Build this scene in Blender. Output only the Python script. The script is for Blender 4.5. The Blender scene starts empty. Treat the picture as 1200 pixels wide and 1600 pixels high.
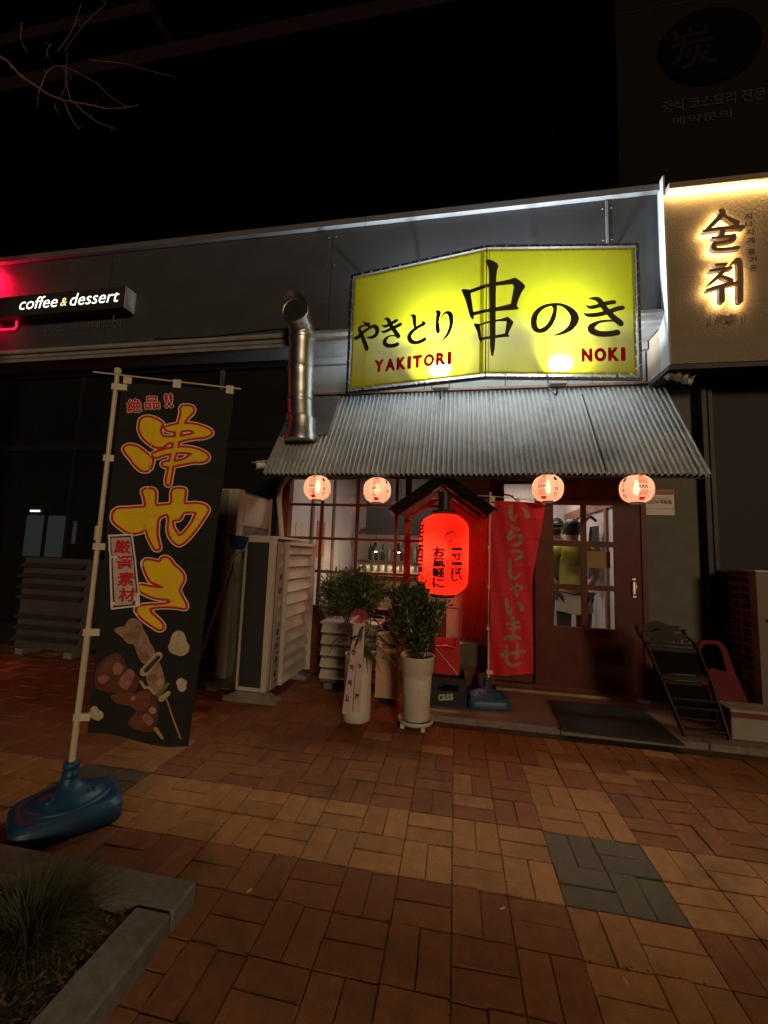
import bpy, bmesh, math, random
import numpy as np
from mathutils import Vector, Matrix

random.seed(7)
sc = bpy.context.scene
COL = sc.collection
R = math.radians

# ------------------------------------------------------------------ camera
cam_d = bpy.data.cameras.new('camera'); cam = bpy.data.objects.new('camera', cam_d); COL.objects.link(cam)
sc.camera = cam
cam_d.sensor_fit = 'HORIZONTAL'; cam_d.sensor_width = 36.0; cam_d.lens = 19.04
cam_d.clip_start = 0.05; cam_d.clip_end = 500.0
PITCH, ROLL, YAW = 0.1013, -0.0362, 0.1770
CAM = Vector((-0.428, -2.173, 1.277))
_m = Matrix.Rotation(YAW, 3, 'Z') @ Matrix.Rotation(PITCH, 3, 'X') @ Matrix.Rotation(ROLL, 3, 'Y')
cam.matrix_world = Matrix.Translation(CAM) @ Matrix((( _m[0][0], _m[0][2], -_m[0][1]), (_m[1][0], _m[1][2], -_m[1][1]), (_m[2][0], _m[2][2], -_m[2][1]))).to_4x4()

# ------------------------------------------------------------------ night sky, faint sky glow, exposure
w = bpy.data.worlds.new('World'); sc.world = w; w.use_nodes = True
_nt = w.node_tree; _bg = _nt.nodes['Background']
_bg.inputs['Color'].default_value = (0.62, 0.66, 1.0, 1); _bg.inputs['Strength'].default_value = 0.0016
sun_d = bpy.data.lights.new('street_glow', 'SUN'); sun = bpy.data.objects.new('street_glow', sun_d); COL.objects.link(sun)
sun_d.energy = 0.80; sun_d.angle = R(10); sun_d.color = (1.0, 0.70, 0.42)
sun.rotation_euler = (R(78), 0, R(24))
vs = sc.view_settings
vs.view_transform = 'Standard'; vs.look = 'None'; vs.exposure = 0.0; vs.gamma = 1.0; vs.use_curve_mapping = False
try:
    sc.cycles.use_denoising = True; sc.cycles.denoiser = 'OPENIMAGEDENOISE'
    sc.cycles.max_bounces = 8; sc.cycles.transparent_max_bounces = 12; sc.cycles.transmission_bounces = 6
    sc.cycles.sample_clamp_indirect = 3.0; sc.cycles.caustics_reflective = False; sc.cycles.caustics_refractive = False
except Exception: pass

# ------------------------------------------------------------------ materials
MAT = {}
def pm(name, col, rough=0.6, metal=0.0, var=0.15, scale=6.0, bump=0.0, bscale=80.0, emit=None, estr=0.0, spec=0.5, rnd=0.0, stain=None, stain_scale=2.0, island=False, world=False):
    if name in MAT: return MAT[name]
    m = bpy.data.materials.new(name); m.use_nodes = True; MAT[name] = m
    nt = m.node_tree; N = nt.nodes; L = nt.links; b = N['Principled BSDF']
    b.inputs['Roughness'].default_value = rough; b.inputs['Metallic'].default_value = metal
    b.inputs['Specular IOR Level'].default_value = spec
    tc = N.new('ShaderNodeTexCoord'); CO = tc.outputs['Object']
    if world: CO = N.new('ShaderNodeNewGeometry').outputs['Position']
    nz = N.new('ShaderNodeTexNoise'); nz.inputs['Scale'].default_value = scale; nz.inputs['Detail'].default_value = 6; nz.inputs['Roughness'].default_value = 0.65
    L.new(CO, nz.inputs['Vector'])
    mr = N.new('ShaderNodeMapRange'); mr.inputs[1].default_value = 0.3; mr.inputs[2].default_value = 0.7
    mr.inputs[3].default_value = 1 - var; mr.inputs[4].default_value = 1 + var
    L.new(nz.outputs['Fac'], mr.inputs[0])
    val = mr.outputs[0]
    if rnd > 0:
        oi = N.new('ShaderNodeObjectInfo'); src = oi.outputs['Random']
        if island:
            ge = N.new('ShaderNodeNewGeometry'); ad = N.new('ShaderNodeMath'); ad.operation = 'ADD'
            L.new(oi.outputs['Random'], ad.inputs[0]); L.new(ge.outputs['Random Per Island'], ad.inputs[1])
            fr = N.new('ShaderNodeMath'); fr.operation = 'FRACT'; L.new(ad.outputs[0], fr.inputs[0]); src = fr.outputs[0]
        m2 = N.new('ShaderNodeMapRange'); m2.inputs[3].default_value = 1 - rnd; m2.inputs[4].default_value = 1 + rnd
        L.new(src, m2.inputs[0])
        mu = N.new('ShaderNodeMath'); mu.operation = 'MULTIPLY'; L.new(val, mu.inputs[0]); L.new(m2.outputs[0], mu.inputs[1]); val = mu.outputs[0]
    vm = N.new('ShaderNodeVectorMath'); vm.operation = 'SCALE'; vm.inputs[0].default_value = col[:3]
    L.new(val, vm.inputs['Scale'])
    out = vm.outputs[0]
    if stain:
        n3 = N.new('ShaderNodeTexNoise'); n3.inputs['Scale'].default_value = stain_scale; n3.inputs['Detail'].default_value = 8; n3.inputs['Roughness'].default_value = 0.7
        L.new(CO, n3.inputs['Vector'])
        r3 = N.new('ShaderNodeMapRange'); r3.inputs[1].default_value = 0.52; r3.inputs[2].default_value = 0.72; L.new(n3.outputs['Fac'], r3.inputs[0])
        mx = N.new('ShaderNodeMix'); mx.data_type = 'RGBA'; L.new(r3.outputs[0], mx.inputs[0]); L.new(out, mx.inputs[6]); mx.inputs[7].default_value = (*stain, 1)
        out = mx.outputs[2]
    L.new(out, b.inputs['Base Color'])
    if emit:
        b.inputs['Emission Color'].default_value = (*emit, 1); b.inputs['Emission Strength'].default_value = estr
    rv = N.new('ShaderNodeMapRange'); rv.inputs[3].default_value = max(0.03, rough - 0.12); rv.inputs[4].default_value = min(1, rough + 0.12)
    L.new(nz.outputs['Fac'], rv.inputs[0]); L.new(rv.outputs[0], b.inputs['Roughness'])
    if bump > 0:
        n2 = N.new('ShaderNodeTexNoise'); n2.inputs['Scale'].default_value = bscale; n2.inputs['Detail'].default_value = 5
        L.new(CO, n2.inputs['Vector'])
        bp = N.new('ShaderNodeBump'); bp.inputs['Strength'].default_value = bump; bp.inputs['Distance'].default_value = 0.01
        L.new(n2.outputs['Fac'], bp.inputs['Height']); L.new(bp.outputs[0], b.inputs['Normal'])
    return m

def emis(name, col, strength):
    if name in MAT: return MAT[name]
    m = bpy.data.materials.new(name); m.use_nodes = True; MAT[name] = m
    nt = m.node_tree; nt.nodes.clear()
    e = nt.nodes.new('ShaderNodeEmission'); e.inputs[0].default_value = (*col, 1); e.inputs[1].default_value = strength
    o = nt.nodes.new('ShaderNodeOutputMaterial'); nt.links.new(e.outputs[0], o.inputs[0])
    return m

def thin(name, col, trans=0.6, clear=0.0, haze=0.0, back=None):
    """a thin translucent sheet: paper, cloth or vinyl that lets light through"""
    if name in MAT: return MAT[name]
    m = bpy.data.materials.new(name); m.use_nodes = True; MAT[name] = m
    nt = m.node_tree; N = nt.nodes; L = nt.links; N.clear()
    o = N.new('ShaderNodeOutputMaterial')
    tc = N.new('ShaderNodeTexCoord'); nz = N.new('ShaderNodeTexNoise'); nz.inputs['Scale'].default_value = 7; nz.inputs['Detail'].default_value = 5
    L.new(tc.outputs['Object'], nz.inputs['Vector'])
    mr = N.new('ShaderNodeMapRange'); mr.inputs[3].default_value = 0.9; mr.inputs[4].default_value = 1.08; L.new(nz.outputs['Fac'], mr.inputs[0])
    vm = N.new('ShaderNodeVectorMath'); vm.operation = 'SCALE'; vm.inputs[0].default_value = col[:3]; L.new(mr.outputs[0], vm.inputs['Scale'])
    d = N.new('ShaderNodeBsdfDiffuse'); t = N.new('ShaderNodeBsdfTranslucent')
    L.new(vm.outputs[0], t.inputs[0])
    if back:          # unprinted reverse side of the sheet
        gb_ = N.new('ShaderNodeNewGeometry'); mc = N.new('ShaderNodeMix'); mc.data_type = 'RGBA'; L.new(gb_.outputs['Backfacing'], mc.inputs[0]); L.new(vm.outputs[0], mc.inputs[6]); mc.inputs[7].default_value = (*back, 1); L.new(mc.outputs[2], d.inputs[0])
    else: L.new(vm.outputs[0], d.inputs[0])
    mx = N.new('ShaderNodeMixShader'); mx.inputs[0].default_value = trans
    L.new(d.outputs[0], mx.inputs[1]); L.new(t.outputs[0], mx.inputs[2])
    out = mx.outputs[0]
    if clear > 0:
        tr = N.new('ShaderNodeBsdfTransparent'); tr.inputs[0].default_value = (*col[:3], 1)
        m2 = N.new('ShaderNodeMixShader'); m2.inputs[0].default_value = clear
        L.new(out, m2.inputs[1]); L.new(tr.outputs[0], m2.inputs[2]); out = m2.outputs[0]
    if haze > 0:      # a little of the light goes straight on, softly scattered
        rf_ = N.new('ShaderNodeBsdfRefraction'); rf_.inputs['IOR'].default_value = 1.3; rf_.inputs['Roughness'].default_value = 0.85; rf_.inputs[0].default_value = (1, 1, .92, 1)
        m3 = N.new('ShaderNodeMixShader'); m3.inputs[0].default_value = haze
        L.new(out, m3.inputs[1]); L.new(rf_.outputs[0], m3.inputs[2]); out = m3.outputs[0]
    L.new(out, o.inputs[0])
    return m

def glass(name, tint=(0.95, 0.97, 0.96), boost=1.0, rough=0.015):
    if name in MAT: return MAT[name]
    m = bpy.data.materials.new(name); m.use_nodes = True; MAT[name] = m
    nt = m.node_tree; N = nt.nodes; L = nt.links; N.clear()
    o = N.new('ShaderNodeOutputMaterial'); ge = N.new('ShaderNodeNewGeometry')      # Schlick reflectance of a thin pane
    def mth(op, a, b=None):
        q = N.new('ShaderNodeMath'); q.operation = op; q.use_clamp = op == 'MULTIPLY_ADD'
        for k, x in enumerate((a, b)):
            if x is None: continue
            if isinstance(x, float): q.inputs[k].default_value = x
            else: L.new(x, q.inputs[k])
        return q
    dt = N.new('ShaderNodeVectorMath'); dt.operation = 'DOT_PRODUCT'; L.new(ge.outputs['Incoming'], dt.inputs[0]); L.new(ge.outputs['Normal'], dt.inputs[1])
    pw = mth('POWER', mth('SUBTRACT', 1.0, mth('ABSOLUTE', dt.outputs['Value']).outputs[0]).outputs[0], 5.0)
    mu = mth('MULTIPLY_ADD', pw.outputs[0], 0.96*boost); mu.inputs[2].default_value = 0.04*boost
    tr = N.new('ShaderNodeBsdfTransparent'); tr.inputs[0].default_value = (*tint, 1)
    gl = N.new('ShaderNodeBsdfGlossy'); gl.inputs['Roughness'].default_value = rough
    mx = N.new('ShaderNodeMixShader'); L.new(mu.outputs[0], mx.inputs[0]); L.new(tr.outputs[0], mx.inputs[1]); L.new(gl.outputs[0], mx.inputs[2])
    L.new(mx.outputs[0], o.inputs[0])
    return m

# ------------------------------------------------------------------ building blocks
ORG = {}
class MB:
    def __init__(s): s.v = []; s.f = []; s.sm = []
    def add(s, vs, fs, smooth=False):
        n = len(s.v); s.v += [tuple(p) for p in vs]
        for f in fs: s.f.append(tuple(i + n for i in f)); s.sm.append(smooth)
        return s
    def box(s, x0, x1, y0, y1, z0, z1):
        return s.add([(x0,y0,z0),(x1,y0,z0),(x1,y1,z0),(x0,y1,z0),(x0,y0,z1),(x1,y0,z1),(x1,y1,z1),(x0,y1,z1)],
                     [(0,3,2,1),(4,5,6,7),(0,1,5,4),(1,2,6,5),(2,3,7,6),(3,0,4,7)])
    def cbox(s, x0, x1, y0, y1, z0, z1, c=0.005):
        """box with chamfered vertical and top edges"""
        def ring(e, z): return [(x0+e,y0,z),(x1-e,y0,z),(x1,y0+e,z),(x1,y1-e,z),(x1-e,y1,z),(x0+e,y1,z),(x0,y1-e,z),(x0,y0+e,z)]
        vs = ring(c, z0) + ring(c, z1-c)
        a = c*0.9
        vs += [(min(max(x, x0+a), x1-a), min(max(y, y0+a), y1-a), z1) for x, y, z in ring(c, z1)]
        fs = []
        for r in range(2):
            for k in range(8): fs.append((r*8+k, r*8+(k+1)%8, r*8+8+(k+1)%8, r*8+8+k))
        fs.append(tuple(range(16, 24))); fs.append(tuple(reversed(range(8))))
        return s.add(vs, fs)
    def obox(s, c, dx, dy, dz):
        """box from centre and three half-extent vectors"""
        c = Vector(c); dx = Vector(dx); dy = Vector(dy); dz = Vector(dz)
        vs = [c+sx*dx+sy*dy+sz*dz for sz in (-1,1) for sx, sy in ((-1,-1),(1,-1),(1,1),(-1,1))]
        return s.add(vs, [(0,3,2,1),(4,5,6,7),(0,1,5,4),(1,2,6,5),(2,3,7,6),(3,0,4,7)])
    def bar(s, a, b, w, h, up=(0,0,1)):
        a = Vector(a); b = Vector(b); d = (b-a); l = d.length; d = d/l
        u = Vector(up); sd = d.cross(u)
        if sd.length < 1e-5: sd = d.cross(Vector((1,0,0)))
        sd.normalize(); u = sd.cross(d).normalized()
        return s.obox((a+b)/2, d*l/2, sd*w/2, u*h/2)
    def tube(s, pts, r, n=8, cap=True, smooth=True):
        pts = [Vector(p) for p in pts]; k = len(pts)
        rs = r if isinstance(r, (list, tuple)) else [r]*k
        vs = []; fs = []; prev = None
        for i in range(k):
            t = (pts[min(i+1,k-1)] - pts[max(i-1,0)]).normalized()
            if prev is None:
                a = t.cross(Vector((0,0,1)))
                if a.length < 1e-3: a = t.cross(Vector((0,1,0)))
            else:
                a = prev - t*prev.dot(t)
            a.normalize(); prev = a; b = t.cross(a)
            for j in range(n):
                an = 2*math.pi*j/n; vs.append(pts[i] + (a*math.cos(an) + b*math.sin(an))*rs[i])
        for i in range(k-1):
            for j in range(n): fs.append((i*n+j, i*n+(j+1)%n, (i+1)*n+(j+1)%n, (i+1)*n+j))
        s.add(vs, fs, smooth)
        if cap:
            s.add(vs[:n], [tuple(reversed(range(n)))]); s.add(vs[-n:], [tuple(range(n))])
        return s
    def lathe(s, prof, c=(0,0,0), n=24, smooth=True, cap=True, sx=1.0, sy=1.0):
        vs = []; fs = []
        for r, z in prof:
            for j in range(n):
                a = 2*math.pi*j/n; vs.append((c[0]+r*sx*math.cos(a), c[1]+r*sy*math.sin(a), c[2]+z))
        for i in range(len(prof)-1):
            for j in range(n): fs.append((i*n+j, i*n+(j+1)%n, (i+1)*n+(j+1)%n, (i+1)*n+j))
        s.add(vs, fs, smooth)
        if cap:
            s.add(vs[:n], [tuple(reversed(range(n)))]); s.add(vs[-n:], [tuple(range(n))])
        return s
    def prism(s, poly, fn, d0, d1):
        """poly: 2-D outline; fn(u, v, d) -> point"""
        n = len(poly)
        vs = [fn(u, v, d0) for u, v in poly] + [fn(u, v, d1) for u, v in poly]
        fs = [tuple(range(n)), tuple(reversed(range(n, 2*n)))] + [(i, i+n, (i+1)%n+n, (i+1)%n) for i in range(n)]
        return s.add(vs, fs)
    def build(s, name, mat, parent=None, org=None):
        o_ = Vector((0,0,0))
        if parent is not None: o_ = ORG[parent.name]
        elif org is not None: o_ = Vector(org)
        me = bpy.data.meshes.new(name)
        me.from_pydata([(p[0]-o_[0], p[1]-o_[1], p[2]-o_[2]) for p in s.v], [], s.f)
        me.polygons.foreach_set('use_smooth', s.sm)
        if mat is not None: me.materials.append(mat)
        ob = bpy.data.objects.new(name, me); COL.objects.link(ob)
        ORG[ob.name] = o_
        if parent is not None: ob.parent = parent
        else: ob.location = o_
        return ob

def fixn(ob):
    bm = bmesh.new(); bm.from_mesh(ob.data); bmesh.ops.recalc_face_normals(bm, faces=bm.faces[:]); bm.to_mesh(ob.data); bm.free(); return ob

def thing(name, label, cat, loc=(0,0,0), group=None):
    o = bpy.data.objects.new(name, None); COL.objects.link(o); o.location = loc; o.empty_display_size = 0.1
    o['label'] = label; o['category'] = cat
    if group: o['group'] = group
    ORG[o.name] = Vector(loc); return o
def part(name, parent, loc=None):
    o = bpy.data.objects.new(name, None); COL.objects.link(o); o.parent = parent; o.empty_display_size = 0.1
    ORG[o.name] = ORG[parent.name]; return o
def tag(o, label=None, cat=None, group=None, kind=None):
    if label: o['label'] = label
    if cat: o['category'] = cat
    if group: o['group'] = group
    if kind: o['kind'] = kind
    return o
def copy_tree(o, parent=None):
    c = o.copy(); COL.objects.link(c); c.parent = parent
    for ch in o.children: copy_tree(ch, c)
    return c

# ------------------------------------------------------------------ lettering
def crom(pts, n=6, closed=False):
    k = len(pts); out = []
    rng = range(k) if closed else range(k-1)
    g = (lambda i: pts[i % k]) if closed else (lambda i: pts[min(max(i,0),k-1)])
    for i in rng:
        p0, p1, p2, p3 = g(i-1), g(i), g(i+1), g(i+2)
        for j in range(n):
            t = j/n
            out.append([0.5*((2*b)+(-a+c)*t+(2*a-5*b+4*c-d)*t*t+(-a+3*b-3*c+d)*t**3) for a, b, c, d in zip(p0,p1,p2,p3)])
    if not closed: out.append(list(pts[-1]))
    return out

class Ink:
    """signed distance of a drawn sign (brush strokes and outlines), from which flat print of any outset is cut"""
    def __init__(s, strokes=(), polys=(), holes=(), cell=0.004, margin=0.02, smooth=True):
        S = [crom([[c/1000 for c in p] for p in st], 6) for st in strokes]
        if smooth: P = [crom([[c/1000 for c in p] for p in st], 3, True) for st in polys]; Hh = [crom([[c/1000 for c in p] for p in st], 3, True) for st in holes]
        else: P = [[[c/1000 for c in p] for p in st] for st in polys]; Hh = [[[c/1000 for c in p] for p in st] for st in holes]
        xs = [p[0] for st in S+P for p in st]; ys = [p[1] for st in S+P for p in st]
        mw = max([p[2] for st in S for p in st] + [0])/2
        m = margin + mw
        s.x = np.arange(min(xs)-m, max(xs)+m+cell, cell); s.y = np.arange(min(ys)-m, max(ys)+m+cell, cell)
        X, Y = np.meshgrid(s.x, s.y); D = np.full(X.shape, 9.0)
        for st in S:
            for a, b in zip(st[:-1], st[1:]):
                dx, dy = b[0]-a[0], b[1]-a[1]; l2 = dx*dx+dy*dy+1e-12
                t = np.clip(((X-a[0])*dx+(Y-a[1])*dy)/l2, 0, 1)
                D = np.minimum(D, np.hypot(X-a[0]-t*dx, Y-a[1]-t*dy) - (a[2]+(b[2]-a[2])*t)/2)
        def poly_d(st):
            d = np.full(X.shape, 9.0); ins = np.zeros(X.shape, bool); k = len(st)
            for i in range(k):
                a, b = st[i], st[(i+1) % k]; dx, dy = b[0]-a[0], b[1]-a[1]; l2 = dx*dx+dy*dy+1e-12
                t = np.clip(((X-a[0])*dx+(Y-a[1])*dy)/l2, 0, 1)
                d = np.minimum(d, np.hypot(X-a[0]-t*dx, Y-a[1]-t*dy))
                if abs(dy) > 1e-12:
                    c = ((a[1] > Y) != (b[1] > Y)) & (X < dx*(Y-a[1])/dy + a[0]); ins ^= c
            return np.where(ins, -d, d)
        for st in P: D = np.minimum(D, poly_d(st))
        for st in Hh: D = np.maximum(D, -poly_d(st))
        s.D = D
    def cut(s, mb, fn, off, level=0.0, run=6):
        """add the region D < level to mb; fn(u, v, off) -> point"""
        D = s.D - level; ny, nx = D.shape
        neg = D < 0
        full = neg[:-1,:-1] & neg[1:,:-1] & neg[:-1,1:] & neg[1:,1:]
        anyn = neg[:-1,:-1] | neg[1:,:-1] | neg[:-1,1:] | neg[1:,1:]
        for j in range(ny-1):
            i = 0; row = anyn[j]
            if not row.any(): continue
            idx = np.nonzero(row)[0]; k = 0
            while k < len(idx):
                i = int(idx[k])
                if full[j, i]:
                    e = i
                    while e-i < run and e < nx-1 and full[j, e]: e += 1
                    q = [(s.x[i], s.y[j]), (s.x[e], s.y[j]), (s.x[e], s.y[j+1]), (s.x[i], s.y[j+1])]
                    mb.add([fn(u, v, off) for u, v in q], [(0,1,2,3)])
                    while k < len(idx) and idx[k] < e: k += 1
                else:
                    c = [(i,j),(i+1,j),(i+1,j+1),(i,j+1)]; out = []
                    for a in range(4):
                        p, q = c[a], c[(a+1) % 4]; dp, dq = D[p[1],p[0]], D[q[1],q[0]]
                        if dp < 0: out.append((s.x[p[0]], s.y[p[1]]))
                        if (dp < 0) != (dq < 0):
                            t = dp/(dp-dq); out.append((s.x[p[0]]+(s.x[q[0]]-s.x[p[0]])*t, s.y[p[1]]+(s.y[q[1]]-s.y[p[1]])*t))
                    if len(out) >= 3: mb.add([fn(u, v, off) for u, v in out], [tuple(range(len(out)))])
                    k += 1
        return mb

_tc = {}
def text2d(body, size=1.0, offset=0.0, shear=0.0, extrude=0.0):
    """flat lettering in the built-in typeface; returns points and faces, with (0,0) at the left end of the baseline"""
    key = (body, offset, shear, extrude)
    if key not in _tc:
        cu = bpy.data.curves.new('t', 'FONT'); cu.body = body; cu.size = 1.0; cu.offset = offset; cu.shear = shear; cu.extrude = extrude; cu.resolution_u = 3
        ob = bpy.data.objects.new('t', cu); COL.objects.link(ob)
        dg = bpy.context.evaluated_depsgraph_get(); dg.update()
        me = bpy.data.meshes.new_from_object(ob.evaluated_get(dg))
        vs = [tuple(v.co) for v in me.vertices]; fs = [tuple(p.vertices) for p in me.polygons]
        bpy.data.objects.remove(ob); bpy.data.curves.remove(cu); bpy.data.meshes.remove(me)
        _tc[key] = (vs, fs)
    vs, fs = _tc[key]
    return [(x*size, y*size, z*size) for x, y, z in vs], fs
def fine(vs, fs, n=3, lim=0.09):
    bm = bmesh.new(); V = [bm.verts.new(v) for v in vs]
    for f in fs:
        try: bm.faces.new([V[i] for i in f])
        except ValueError: pass
    bmesh.ops.triangulate(bm, faces=bm.faces[:])
    for _ in range(n):
        ed = [e for e in bm.edges if e.calc_length() > lim]
        if not ed: break
        bmesh.ops.subdivide_edges(bm, edges=ed, cuts=1, use_grid_fill=False); bmesh.ops.triangulate(bm, faces=bm.faces[:])
    bm.verts.index_update(); out = [tuple(v.co) for v in bm.verts], [tuple(v.index for v in f.verts) for f in bm.faces]; bm.free(); return out
def text_fit(mb, body, box, fn, off, offset=0.0, shear=0.0, rot=0.0, curved=False, bold=0.0):
    """lettering stretched into box (u0, u1, v0, v1)"""
    vs, fs = text2d(body, 1.0, offset, shear)
    if curved: vs, fs = fine(vs, fs)
    if bold:
        for k, (dx, dy) in enumerate(((bold,0),(-bold,0),(0,bold),(0,-bold))):
            text_fit(mb, body, (box[0]+dx,box[1]+dx,box[2]+dy,box[3]+dy), fn, off+.00025*(k+1), offset, shear, rot, curved)
    if not vs: return mb
    x0 = min(v[0] for v in vs); x1 = max(v[0] for v in vs); y0 = min(v[1] for v in vs); y1 = max(v[1] for v in vs)
    u0, u1, v0, v1 = box; uc, vc = (u0+u1)/2, (v0+v1)/2; ca, sa = math.cos(rot), math.sin(rot); P = []
    for x, y, z in vs:
        a = u0+(x-x0)/max(x1-x0,1e-6)*(u1-u0)-uc; b = v0+(y-y0)/max(y1-y0,1e-6)*(v1-v0)-vc
        P.append(fn(uc+a*ca-b*sa, vc+a*sa+b*ca, off))
    return mb.add(P, fs)

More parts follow.
